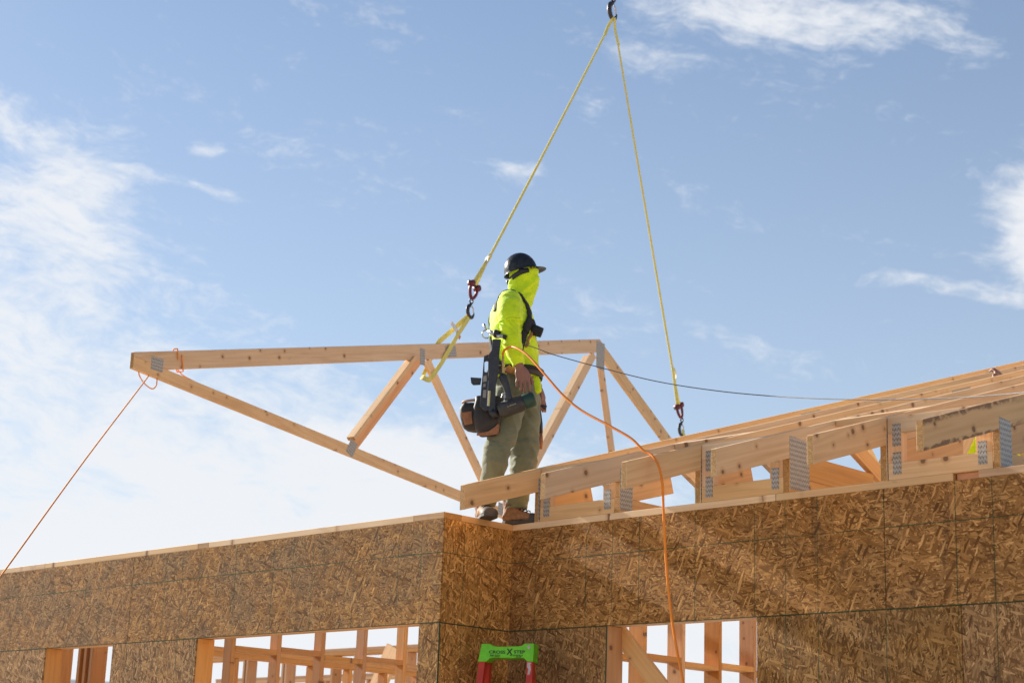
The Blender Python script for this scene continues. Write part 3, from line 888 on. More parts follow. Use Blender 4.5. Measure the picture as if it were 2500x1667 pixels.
# ------------------------------------------------------------------ hanging truss on the crane
TA = R(11)
td = Vector((-math.sin(TA), math.cos(TA), 0)); tn = Vector((math.cos(TA), math.sin(TA), 0))
T0 = Vector((-3.766, -0.432, 0))
TK = 1.025
def TP(s, z, off=0.0):
    return T0 + td * s * TK + Z * (z * TK + 0.040) + tn * off
ht = thing("roof_truss", TP(6.9, 1.0), "roof truss hanging in the air from the crane slings", "truss")
def HP(name, pts, a, b, T=0.038, off=0.0, tint=None, mats=None, bevel=0.002):
    xd = (TP(*b) - TP(*a))
    return flat_poly(name, ht, [TP(s, z, off) for s, z in pts], tn, T, xd, tint, mats, bevel)
zt_ = lambda s: 1.551 + 0.2567 * s
zbt = lambda s: 1.520 - 0.073 * s
AS = 6.735
zr_ = lambda s: zt_(AS) - 0.47 * (s - AS)
HP("top_chord", [(0, zbt(0) + 0.001), (0.355, zbt(0.355) + 0.001), (AS, zt_(AS) - 0.149), (AS, zt_(AS)), (0, zt_(0))], (0, 0), (1, 0.2567), tint=(1.0, 0.88, 0.76))
HP("bottom_chord", [(0, zbt(0)), (12.6, zbt(12.6)), (12.6, zbt(12.6) - 0.093), (0, zbt(0) - 0.093)], (0, 0), (1, -0.073), tint=(1.05, 0.92, 0.76))
HP("top_chord", [(AS + 0.002, zt_(AS)), (12.3, zr_(12.3)), (12.3, zr_(12.3) - 0.160), (AS + 0.002, zt_(AS) - 0.160)], (0, 0), (1, -0.47), tint=(0.98, 0.88, 0.78))
def web(a, b, w=0.089, tint=None, off=0.0003, tbrace=False):
    d = Vector((b[0] - a[0], b[1] - a[1])).normalized()
    p = Vector((-d.y, d.x)) * w / 2
    o = HP("web", [(a[0] + p.x, a[1] + p.y), (b[0] + p.x, b[1] + p.y), (b[0] - p.x, b[1] - p.y), (a[0] - p.x, a[1] - p.y)], a, b, 0.0374, off, tint)
    if tbrace:
        p2_ = Vector((-d.y, d.x)) * (w / 2 + 0.001)
        sgn = 1 if p2_.x < 0 else -1
        q = p2_ * sgn
        q2 = q * (1 + 0.038 * 2 / w)
        a2 = (a[0] + d.x * 0.12, a[1] + d.y * 0.12); b2 = (b[0] - d.x * 0.02, b[1] - d.y * 0.02)
        HP("stiffener", [(a2[0] + q.x, a2[1] + q.y), (b2[0] + q.x, b2[1] + q.y), (b2[0] + q2.x, b2[1] + q2.y), (a2[0] + q2.x, a2[1] + q2.y)], a, b, 0.085, -0.022, (1.02, 0.92, 0.8))
web((3.57, 2.353), (2.66, 1.335), tint=(0.98, 0.70, 0.56), tbrace=True)
web((3.66, 2.330), (4.86, 1.17), tint=(1.05, 0.90, 0.72))
web((6.64, 3.09), (5.13, 1.155), tint=(1.0, 0.88, 0.76), tbrace=True)
web((6.76, 3.10), (7.42, 0.985), tint=(1.0, 0.80, 0.6))
web((10.0, 1.62), (10.5, 0.76), tint=(1.0, 0.85, 0.7))
web((9.8, 1.70), (8.7, 0.89), tint=(1.0, 0.85, 0.7))
def hplate(s, z, w, h, ang=0.0):
    c_, s_ = math.cos(ang), math.sin(ang)
    HP("nail_plate", [(s + x * c_ - y * s_, z + x * s_ + y * c_) for x, y in ((-w / 2, -h / 2), (w / 2, -h / 2), (w / 2, h / 2), (-w / 2, h / 2))], (0, 0), (c_, s_), 0.0018, 0.0384, mats=[M["plate"]], bevel=0)
hplate(0.24, 1.512, 0.125, 0.105, 0.0)
hplate(3.57, 2.345, 0.075, 0.155, 0.06)
hplate(4.01, 2.50, 0.17, 0.105, 0.2567)
hplate(2.62, 1.31, 0.10, 0.14, -0.45)
hplate(6.76, 3.10, 0.17, 0.30, 0.0)
hplate(4.98, 1.14, 0.16, 0.12, -0.07)

# ------------------------------------------------------------------ crane hook, slings, rigging
def arc_pts(c0, ax, ay, rad, a0, a1, k=14):
    return [c0 + ax * rad * math.cos(a0 + (a1 - a0) * i / k) + ay * rad * math.sin(a0 + (a1 - a0) * i / k) for i in range(k + 1)]
def make_hook(name, top, sx, scale, label, group=None):
    """Forged hook: eye, shank, body curve with thick back, spring latch. top = eye centre; sx = +1/-1 side of the throat."""
    t = thing(name, top, label, "hook", group)
    ax = td * sx
    s = scale
    bm = bmesh.new()
    eye = arc_pts(Vector((0, 0, 0)), ax, Z, 0.055 * s, 0, 2 * math.pi, 18)
    ring_tube(bm, eye, 0.018 * s, 8, ref=tn, caps=False)
    body = smooth_path([Vector((0, 0, -0.05 * s)), -ax * 0.03 * s - Z * 0.10 * s, -ax * 0.105 * s - Z * 0.16 * s, -ax * 0.115 * s - Z * 0.27 * s, -ax * 0.05 * s - Z * 0.36 * s, ax * 0.05 * s - Z * 0.36 * s, ax * 0.105 * s - Z * 0.29 * s, ax * 0.11 * s - Z * 0.24 * s], 5)
    k = len(body)
    rad = [s * (0.018 + 0.026 * math.sin(math.pi * min(1, 0.12 + 0.95 * i / k)) ** 1.2) for i in range(k)]
    rad[-1] = 0.012 * s
    ring_tube(bm, body, [(r * 0.8, r * 1.15) for r in rad], 10, ref=tn)
    o = link(to_mesh(bm, "hook_body", M["rig_dark"], True), "hook_body", t, local_m=Matrix.Identity(4))
    bm = bmesh.new()
    ring_tube(bm, [ax * 0.02 * s - Z * 0.115 * s, ax * 0.085 * s - Z * 0.15 * s, ax * 0.10 * s - Z * 0.235 * s], [0.012 * s, 0.016 * s, 0.01 * s], 8, ref=tn)
    link(to_mesh(bm, "latch", M["steel"], True), "latch", t, local_m=Matrix.Identity(4))
    return t
def shackle(top, down, label):
    t = thing("shackle", top, label, "shackle", "red shackles on the sling ends")
    dn = Vector(down).normalized(); sd = dn.cross(tn).normalized()
    bm = bmesh.new()
    bow = smooth_path([sd * 0.052, sd * 0.058 + dn * 0.06, sd * 0.03 + dn * 0.125, dn * 0.142, -sd * 0.03 + dn * 0.125, -sd * 0.058 + dn * 0.06, -sd * 0.052], 4)
    ring_tube(bm, bow, 0.017, 8, ref=tn)
    for e in (-1, 1):
        ring_tube(bm, [sd * e * 0.052 - tn * 0.03, sd * e * 0.052 + tn * 0.03], 0.032, 12, ref=Z)
    link(to_mesh(bm, "bow", M["rig_red"], True), "bow", t, local_m=Matrix.Identity(4))
    bm = bmesh.new()
    ring_tube(bm, [-sd * 0.095, sd * 0.10], 0.015, 8, ref=tn)
    link(to_mesh(bm, "pin", M["rig_dark"], True), "pin", t, local_m=Matrix.Identity(4))
    return t
HK = TP(6.90, 7.385, 0.02)
make_hook("crane_hook", HK, 1, 0.70, "dark crane hook at the top that carries both slings")
t = thing("hook_block", HK + Z * 0.05, "dark swivel block above the crane hook with its hoist wire", "hook block")
bm = bmesh.new()
for e in (-1, 1):
    ring_tube(bm, [td * 0.10 * e + Z * 0.02, td * 0.13 * e + Z * 0.10, td * 0.10 * e + Z * 0.24, td * 0.05 * e + Z * 0.32], [0.03, 0.06, 0.06, 0.03], 10, ref=tn)
ring_tube(bm, [Z * 0.0, Z * 0.10, Z * 0.30, Z * 0.40], [0.04, 0.075, 0.06, 0.03], 12, ref=tn)
link(to_mesh(bm, "swivel", M["rig_dark"], True), "swivel", t, local_m=Matrix.Identity(4))
tube_obj("hoist_wire", t, [HK + Z * 0.4, HK + Z * 5, HK + Z * 12], 0.010, M["cable"], sub=1)
throat = TP(6.90, 7.135, 0.02)
SL = TP(4.375, 3.25, 0.02); SR = TP(8.585, 2.925, 0.02)
def lerp(a, b, f):
    return a * (1 - f) + b * f
def sling(name, a, b, sag, label, tw):
    t = thing(name, b, label, "sling", "yellow lifting slings")
    d = (b - a)
    sd = td
    pts = [a] + [lerp(a, b, f) - Z * sag * 4 * f * (1 - f) for f in (0.06, 0.2, 0.4, 0.6, 0.8, 0.93)] + [b + sd * 0.022]
    ribbon_obj("strap", t, pts, 0.026, 0.007, M["sling"], sd, twist=tw, sub=1)
    # the two eyes of the webbing open out at the ends
    ribbon_obj("eye", t, [lerp(a, b, 0.90) + tn * 0.006, lerp(a, b, 0.95) - sd * 0.012, b - sd * 0.030], 0.038, 0.006, M["sling"], sd + tn * 0.4, 0.3, 4)
    ribbon_obj("eye", t, [a - sd * 0.012 + tn * 0.02, lerp(a, b, 0.03) - sd * 0.012, lerp(a, b, 0.07) + tn * 0.006], 0.040, 0.006, M["sling"], sd, 0.3, 4)
    # sewn label flag
    fpos = lerp(a, b, 0.90)
    ribbon_obj("label_tag", t, [fpos, fpos - td * (0.06 if b is SL else -0.06) - Z * 0.05, fpos - td * (0.075 if b is SL else -0.07) - Z * 0.13], 0.05, 0.002, M["tag_white"], tn, 0.5, 4)
    return t
sling("lifting_sling", throat, SL, 0.02, "yellow lifting sling slanting down left to the shackle", 0.5)
sling("lifting_sling", throat + tn * 0.012, SR, 0.015, "yellow lifting sling running steeply down right behind the roof", 0.9)
shackle(SL, TP(4.335, 3.10, 0.02) - SL, "red shackle on the left sling above its hook")
shackle(SR, TP(8.655, 2.79, 0.02) - SR, "red shackle on the right sling just above the roof line")
make_hook("rigging_hook", TP(4.335, 3.085, 0.02), 1, 0.46, "small dark rigging hook on the left sling", "rigging hooks under the shackles")
make_hook("rigging_hook", TP(8.662, 2.775, 0.02), 1, 0.50, "small dark rigging hook on the right sling", "rigging hooks under the shackles")
t = thing("choker_sling", TP(3.9, 2.5, 0.05), "yellow choker sling looped round the left chord of the hanging truss", "sling")
hb = TP(4.325, 2.935, 0.02)
ribbon_obj("strap", t, [hb - td * 0.015, TP(4.08, 2.735, 0.0), TP(3.875, 2.57, -0.006), TP(3.84, 2.52, -0.010), TP(3.76, 2.37, -0.012), TP(3.66, 2.19, -0.012)], 0.052, 0.004, M["sling"], td * 0.8 - Z * 0.5, 0.0, 1)
ribbon_obj("strap", t, [hb + td * 0.005, TP(4.13, 2.72, 0.045), TP(3.98, 2.53, 0.055), TP(3.85, 2.35, 0.055), TP(3.70, 2.165, 0.050)], 0.044, 0.004, M["sling"], td * 0.8 - Z * 0.5, 0.35, 1)
ribbon_obj("strap", t, [TP(3.70, 2.165, 0.052), TP(3.655, 2.145, 0.052), TP(3.615, 2.155, 0.03), TP(3.64, 2.18, -0.012)], 0.055, 0.004, M["sling"], td * 0.5 + Z * 0.8, 0.0, 4)
tg = ribbon_obj("label_tag", t, [TP(4.005, 2.785, 0.03), TP(4.08, 2.73, 0.04), TP(4.14, 2.685, 0.03)], 0.045, 0.002, M["tag_white"], td * 0.5 + Z * 0.9, 0.2, 3)
ribbon_obj("red_print", t, [TP(4.14, 2.685, 0.031), TP(4.165, 2.667, 0.028)], 0.045, 0.0022, M["tag_red"], td * 0.5 + Z * 0.9, 0.0, 1)
t = thing("choker_sling", TP(8.75, 2.5, 0.05), "yellow choker sling hanging from the right hook past the chord", "sling")
ribbon_obj("strap", t, [TP(8.66, 2.66, 0.03), TP(8.72, 2.5, 0.06), TP(8.86, 2.25, 0.06), TP(8.975, 2.03, 0.05), TP(9.01, 1.83, 0.04), TP(8.98, 1.7, 0.0)], 0.055, 0.004, M["sling"], td, 0.4, 5)

# ------------------------------------------------------------------ tag line rope on the hanging truss
t = thing("tag_line", TP(0.18, 1.42), "orange tag line rope tied to the left heel of the hanging truss", "rope")
tube_obj("rope", t, [TP(0.20, 1.52, -0.02), TP(0.19, 1.43, -0.012), TP(0.178, 1.405, 0.02), Vector((-2.68, -1.40, 0.507)), Vector((-1.603, -2.518, -0.467)), Vector((-0.53, -3.63, -1.44)), Vector((0.55, -4.75, -2.42)), Vector((1.2, -5.5, -3.06))], 0.0052, M["rope"], 6)
tube_obj("loop", t, [TP(0.072, 1.43, 0.02), TP(0.08, 1.385, 0.03), TP(0.13, 1.335, 0.04), TP(0.205, 1.312, 0.045), TP(0.245, 1.35, 0.045), TP(0.258, 1.425, 0.03)], 0.0052, M["rope"], 6)
wr = []
for a in range(0, 40):
    an = a / 39 * 2.1 * math.pi
    sq = lambda v: max(-1, min(1, v * 1.5))
    s_ = 0.45 + 0.045 * (a / 39)
    wr.append(TP(s_ + 0.035 * -math.sin(an) , zt_(s_) - 0.0745 + 0.083 * sq(math.sin(an)), 0.019 + 0.028 * sq(math.cos(an))))
tube_obj("wrap", t, wr, 0.0052, M["rope"], 6, sub=2)
tube_obj("tail", t, [TP(0.50, 1.54, -0.01), TP(0.56, 1.50, 0.0), TP(0.66, 1.475, 0.02), TP(0.775, 1.455, 0.03)], 0.0052, M["rope"], 6)

# ------------------------------------------------------------------ people
def hand(bm, wrist, palm, fingers, thumb, side):
    """wrist, palm: points; fingers: list of (root, mid, tip); thumb likewise."""
    w, p = Vector(wrist), Vector(palm)
    d = (p - w).normalized()
    s = Vector(side)
    ring_tube(bm, [w - d * 0.02, w + d * 0.01, lerp(w, p, 0.5), p, p + d * 0.028, p + d * 0.040], [(0.026, 0.021), (0.030, 0.021), (0.040, 0.020), (0.045, 0.018), (0.042, 0.015), (0.030, 0.009)], 14, ref=s)
    for (a, b, c, r) in fingers + [thumb]:
        a, b, c = Vector(a), Vector(b), Vector(c)
        ring_tube(bm, [a, lerp(a, b, .5), b, lerp(b, c, .55), c, c + (c - b).normalized() * r * 0.5], [r * 1.1, r, r * 1.04, r * 0.93, r * 0.8, r * 0.35], 10)

def figure(t, J, detail=True):
    """Clothed figure in the local frame of its Empty: x = facing, y = the person's left, z = up."""
    nv = lambda q: noise.noise(q)
    # ---- body: one continuous skin (head, trunk, arms, hands, legs)
    bm = bmesh.new()
    zrings(bm, [(z, cx_, cy_, rx - 0.022, ry - 0.022) for z, cx_, cy_, rx, ry in J["torso"]])
    zrings(bm, [(z, cx_, cy_, rx - 0.012, ry - 0.012) for z, cx_, cy_, rx, ry in J["head"]])
    hc = J["head"][len(J["head"]) // 2]
    ring_tube(bm, [(hc[1] + hc[3] - 0.02, hc[2], hc[0] + 0.01), (hc[1] + hc[3] - 0.002, hc[2], hc[0] - 0.022), (hc[1] + hc[3] - 0.018, hc[2], hc[0] - 0.03)], [0.006, 0.012, 0.008], 8)
    for sd in ("near", "far"):
        ring_tube(bm, J[sd + "_leg"], [r - 0.02 for r in J[sd + "_leg_r"]], 14)
        ring_tube(bm, J[sd + "_arm"], [r - 0.012 for r in J[sd + "_arm_r"]], 14)
        hand(bm, *J[sd + "_hand"])
    me = remeshed(bm, 0.0042 if detail else 0.007, 3, 0.4)
    body = finish(me, "body", M["skin"], t)
    # ---- shirt with short outer sleeves
    bm = bmesh.new()
    zrings(bm, J["torso"])
    for sd in ("near", "far"):
        ring_tube(bm, J[sd + "_tee"], J[sd + "_tee_r"], 18)
    me = remeshed(bm, 0.0085, 5, 0.5)
    def fold(co):
        low = max(0.0, 1.0 - abs(co.z - 0.98) / 0.16)
        a = nv(Vector((co.x * 9, co.y * 9, co.z * 5 + co.x * 6)))
        ridge = 1 - abs(nv(Vector((co.x * 7 + 4, co.y * 7, co.z * 15 + co.y * 8))))
        hd = 1.0 if co.z > 1.40 else 0.0
        rid2 = 1 - abs(nv(Vector((co.x * 10, co.y * 6 + 3, co.z * 16 - co.x * 14))))
        return 0.008 * a + 0.013 * (ridge - 0.78) * (1 + 0.6 * low) + hd * 0.016 * (rid2 - 0.75)
    displace(me, fold)
    shirt = finish(me, "shirt", M["hivis"], t)
    tree = BVHTree.FromPolygons([v.co.copy() for v in me.vertices], [tuple(p.vertices) for p in me.polygons])
    bm = bmesh.new()
    zrings(bm, J["hood"])
    me = remeshed(bm, 0.007, 3, 0.5)
    def hf(co):
        r1 = 1 - abs(nv(Vector((co.x * 11, co.y * 7 + 3, co.z * 17 - co.x * 15))))
        r2_ = 1 - abs(nv(Vector((co.x * 5 + 2, co.y * 16, co.z * 6))))
        return 0.020 * (r1 - 0.78) + 0.010 * (r2_ - 0.78)
    displace(me, hf)
    finish(me, "hood", M["hivis"], t)
    # ---- long under sleeves
    for sd in ("near", "far"):
        bm = bmesh.new()
        pts = smooth_path(J[sd + "_sleeve"], 9)
        rr = J[sd + "_sleeve_r"]
        k = len(rr) - 1
        rad = []
        for i in range(len(pts)):
            f = i / (len(pts) - 1) * k
            j = min(int(f), k - 1)
            rad.append(rr[j] + (rr[j + 1] - rr[j]) * (f - j))
        ring_tube(bm, pts, rad, 32)
        bmesh.ops.subdivide_edges(bm, edges=[e for e in bm.edges], cuts=1, use_grid_fill=True)
        bmesh.ops.recalc_face_normals(bm, faces=bm.faces)
        me = bpy.data.meshes.new("sleeve"); bm.to_mesh(me); bm.free()
        def sl_fold(co):
            r1 = 1 - abs(nv(Vector((co.x * 6, co.y * 6, co.z * 26 + co.x * 18))))
            r2_ = nv(Vector((co.x * 12, co.y * 12, co.z * 10)))
            return 0.020 * (r1 - 0.76) + 0.005 * r2_
        displace(me, sl_fold)
        finish(me, "sleeve", M["hivis"], t)
    # ---- trousers
    bm = bmesh.new()
    zrings(bm, J["pelvis"])
    for sd in ("near", "far"):
        ring_tube(bm, smooth_path(J[sd + "_leg"], 3), [J[sd + "_leg_r"][min(len(J[sd + "_leg_r"]) - 1, i // 3)] * (1 - (i % 3) / 3) + J[sd + "_leg_r"][min(len(J[sd + "_leg_r"]) - 1, i // 3 + 1)] * ((i % 3) / 3) for i in range(3 * (len(J[sd + "_leg"]) - 1) + 1)], 20)
    me = remeshed(bm, 0.0085, 4, 0.5)
    def tf(co):
        a = nv(Vector((co.x * 8, co.y * 8, co.z * 6)))
        rg = 1 - abs(nv(Vector((co.x * 8 + 9, co.y * 8, co.z * 11 + co.x * 9 + co.y * 5))))
        lowb = max(0, 1 - abs(co.z - 0.13) / 0.12) + 0.7 * max(0, 1 - abs(co.z - 0.42) / 0.14)
        r3 = 1 - abs(nv(Vector((co.x * 5, co.y * 5, co.z * 30))))
        return 0.010 * a + 0.020 * (rg - 0.76) + 0.020 * lowb * (r3 - 0.75)
    displace(me, tf)
    finish(me, "trousers", M["trouser"], t)
    return tree

def boot(t, fm, name="boot"):
    """Work boot: local x towards the toe, sole at z = 0."""
    bm = bmesh.new()
    rows = [(-0.085, 0.020, 0.030, 0.060), (-0.075, 0.038, 0.036, 0.085), (-0.03, 0.040, 0.037, 0.105), (0.03, 0.041, 0.038, 0.095), (0.08, 0.045, 0.040, 0.075), (0.13, 0.050, 0.042, 0.060), (0.17, 0.046, 0.040, 0.052), (0.195, 0.032, 0.030, 0.042), (0.203, 0.012, 0.016, 0.03)]
    rings = []
    for x, w, w2, h in rows:
        ring = []
        for k in range(18):
            an = 2 * math.pi * k / 18
            cy, cz = math.cos(an), math.sin(an)
            yy = (w if cz < 0.2 else w2) * (abs(cy) ** 0.7) * (1 if cy >= 0 else -1)
            zz = 0.018 + (h - 0.018) * (0.5 + 0.5 * (abs(cz) ** 0.75) * (1 if cz >= 0 else -1))
            ring.append(bm.verts.new((x, yy, zz)))
        rings.append(ring)
    for a, b in zip(rings, rings[1:]):
        for k in range(18):
            bm.faces.new((a[k], a[(k + 1) % 18], b[(k + 1) % 18], b[k]))
    bm.faces.new(rings[0]); bm.faces.new(rings[-1][::-1])
    ring_tube(bm, [(-0.03, 0, 0.06), (-0.028, 0, 0.10), (-0.03, 0, 0.135), (-0.032, 0, 0.165)], [(0.056, 0.042), (0.056, 0.045), (0.058, 0.048), (0.060, 0.050)], 18, ref=(1, 0, 0))
    me = remeshed(bm, 0.006, 4, 0.5)
    displace(me, lambda c_: 0.006 * noise.noise(c_ * 28) + 0.003 * noise.noise(c_ * 70))
    b = finish(me, name, M["boot"], t, local_m=fm)
    out = [(-0.088, 0), (-0.082, 0.028), (-0.05, 0.042), (0.03, 0.041), (0.09, 0.048), (0.15, 0.053), (0.19, 0.042), (0.21, 0.014)]
    poly = out + [(x, -y) for x, y in out[::-1] if y > 0]
    me = to_mesh(prism_bm(poly, 0.024, 0.003), "sole", M["rubber"])
    link(me, "sole", b, local_m=Matrix.Translation((0, 0, 0)))
    bm = bmesh.new()
    rings = []
    for x, w, h in ((0.118, 0.0525, 0.071), (0.15, 0.0535, 0.066), (0.178, 0.048, 0.058), (0.198, 0.035, 0.046), (0.208, 0.014, 0.032)):
        rings.append([bm.verts.new((x, w * math.cos(math.pi * k / 12), 0.02 + (h - 0.02) * math.sin(math.pi * k / 12) ** 0.7)) for k in range(13)])
    for a, c_ in zip(rings, rings[1:]):
        for k in range(12):
            bm.faces.new((a[k], a[k + 1], c_[k + 1], c_[k]))
    bm.faces.new(rings[-1])
    for v in bm.verts:
        v.co.z += 0.002 * noise.noise(v.co * 60)
    link(to_mesh(bm, "toe_cap", M["rubber"], True), "toe_cap", b, local_m=Matrix.Identity(4))
    bm = bmesh.new()
    for k in range(4):
        x = 0.012 + k * 0.024; zc = 0.112 - k * 0.010
        ring_tube(bm, [(x, -0.026, zc - 0.012), (x + 0.006, -0.01, zc + 0.004), (x + 0.008, 0.012, zc + 0.004), (x + 0.002, 0.026, zc - 0.012)], 0.0035, 6)
    link(to_mesh(bm, "laces", M["leather_dark"], True), "laces", b, local_m=Matrix.Identity(4))
    return b

def hard_hat(t, ctr, tilt, name="hard_hat", rx=0.106, ry=0.096, h=0.128):
    lm = Matrix.Translation(ctr) @ Matrix.Rotation(-tilt, 4, "Y")
    bm = bmesh.new()
    seg = 40
    prof = [(0.0, 1.0), (0.2, 0.985), (0.4, 0.93), (0.58, 0.84), (0.74, 0.71), (0.87, 0.54), (0.955, 0.34), (0.99, 0.16), (1.0, 0.03), (1.02, 0.0), (1.075, -0.03)]
    rings = []
    for f, z in prof:
        ring = []
        for k in range(seg):
            a = 2 * math.pi * k / seg
            ex = 0.0; dzv = 0.0
            if f > 1.01:
                c_ = max(0.0, math.cos(a))
                ex = 0.047 * c_ ** 1.5 * (1 if f > 1.05 else 0.12)
                dzv = -0.010 * c_ ** 2 * (1 if f > 1.05 else 0)
            ring.append(bm.verts.new(((rx * f + ex) * math.cos(a), (ry * f + ex * 0.6) * math.sin(a), z * h + dzv)) if f > 0 else None)
        rings.append(ring)
    top = bm.verts.new((0, 0, h))
    for k in range(seg):
        bm.faces.new((top, rings[1][k], rings[1][(k + 1) % seg]))
    for a, b in zip(rings[1:], rings[2:]):
        for k in range(seg):
            bm.faces.new((a[k], b[k], b[(k + 1) % seg], a[(k + 1) % seg]))
    geo = bmesh.ops.solidify(bm, geom=list(bm.faces), thickness=0.004)
    hat = link(to_mesh(bm, name, M["hat"], True), name, t, local_m=lm)
    # suspension: rear cradle strap with ratchet knob, front sweat band
    bm = bmesh.new()
    pts = [Vector((rx * 0.86 * math.cos(a), ry * 0.95 * math.sin(a), -0.020 - 0.022 * max(0, -math.cos(a)))) for a in [R(62 + 236 * i / 28) for i in range(29)]]
    ring_tube(bm, pts, [(0.016, 0.003)] * len(pts), 8, ref=(0, 0, 1))
    for e in (-1, 1):
        ring_tube(bm, [(0.0, e * ry * 0.97, 0.0), (-0.004, e * ry * 0.96, -0.03)], [(0.016, 0.004)] * 2, 8, ref=(1, 0, 0))
    link(to_mesh(bm, "suspension", M["black"], True), "suspension", hat, local_m=Matrix.Identity(4))
    bm = bmesh.new()
    ring_tube(bm, [(-rx * 0.84, 0, -0.046), (-rx * 0.99, 0, -0.048)], [0.020, 0.017], 14, ref=(0, 0, 1))
    link(to_mesh(bm, "ratchet_knob", M["gunmetal"], True), "ratchet_knob", hat, local_m=Matrix.Identity(4))
    bm = bmesh.new()
    pts = [Vector((rx * 0.93 * math.cos(a), ry * 0.93 * math.sin(a), -0.012)) for a in [R(-55 + 110 * i / 12) for i in range(13)]]
    ring_tube(bm, pts, [(0.014, 0.003)] * 13, 8, ref=(0, 0, 1))
    link(to_mesh(bm, "sweat_band", M["leather_tan"], True), "sweat_band", hat, local_m=Matrix.Identity(4))
    # oval sticker on the front slope: violet ring with a red foot
    for nm, mt, u0, rr, of in (("sticker", M["sticker"], 0.0, 0.017, 0.0012), ("sticker_print", M["tag_red"], -0.011, 0.007, 0.0024)):
        bm = bmesh.new()
        vs_ = []
        for k in range(16):
            a = 2 * math.pi * k / 16
            th = R(-32) + rr * math.cos(a) * (1.1 if nm == "sticker" else 1.6) / 0.1
            fi = R(36) + (u0 + rr * math.sin(a) * (1.0 if nm == "sticker" else 0.55)) / 0.11
            q = Vector((rx * math.cos(fi) * math.cos(th), ry * math.cos(fi) * math.sin(th), h * math.sin(fi)))
            vs_.append(bm.verts.new(q * (1.0 + of / 0.1 + 0.012)))
        bm.faces.new(vs_)
        link(to_mesh(bm, nm, mt), nm, hat, local_m=Matrix.Identity(4))
    return hat

def strap_on(t, tree, name, pts, width, material, lift=0.004, sub=8, thick=0.003):
    """Webbing that hugs the shirt: every vertex is dropped on to the cloth."""
    pp = smooth_path(pts, sub)
    bm = bmesh.new()
    rows = []
    for i, p in enumerate(pp):
        loc, nr, _, _ = tree.find_nearest(p)
        tg_ = (pp[min(i + 1, len(pp) - 1)] - pp[max(i - 1, 0)]).normalized()
        s = tg_.cross(nr).normalized()
        row = []
        for a in (-0.5, 0, 0.5):
            q = loc + s * width * a
            l2, n2, _, _ = tree.find_nearest(q)
            row.append((l2 + n2 * lift, n2))
        rows.append(row)
    lo = [[bm.verts.new(q) for q, k in row] for row in rows]
    hi = [[bm.verts.new(q + k * thick) for q, k in row] for row in rows]
    for i in range(len(rows) - 1):
        for j in range(2):
            bm.faces.new((hi[i][j], hi[i][j + 1], hi[i + 1][j + 1], hi[i + 1][j]))
            bm.faces.new((lo[i][j], lo[i + 1][j], lo[i + 1][j + 1], lo[i][j + 1]))
        for j in (0, 2):
            bm.faces.new((lo[i][j], hi[i][j], hi[i + 1][j], lo[i + 1][j]))
    return link(to_mesh(bm, name, material, True), name, t, local_m=Matrix.Identity(4))

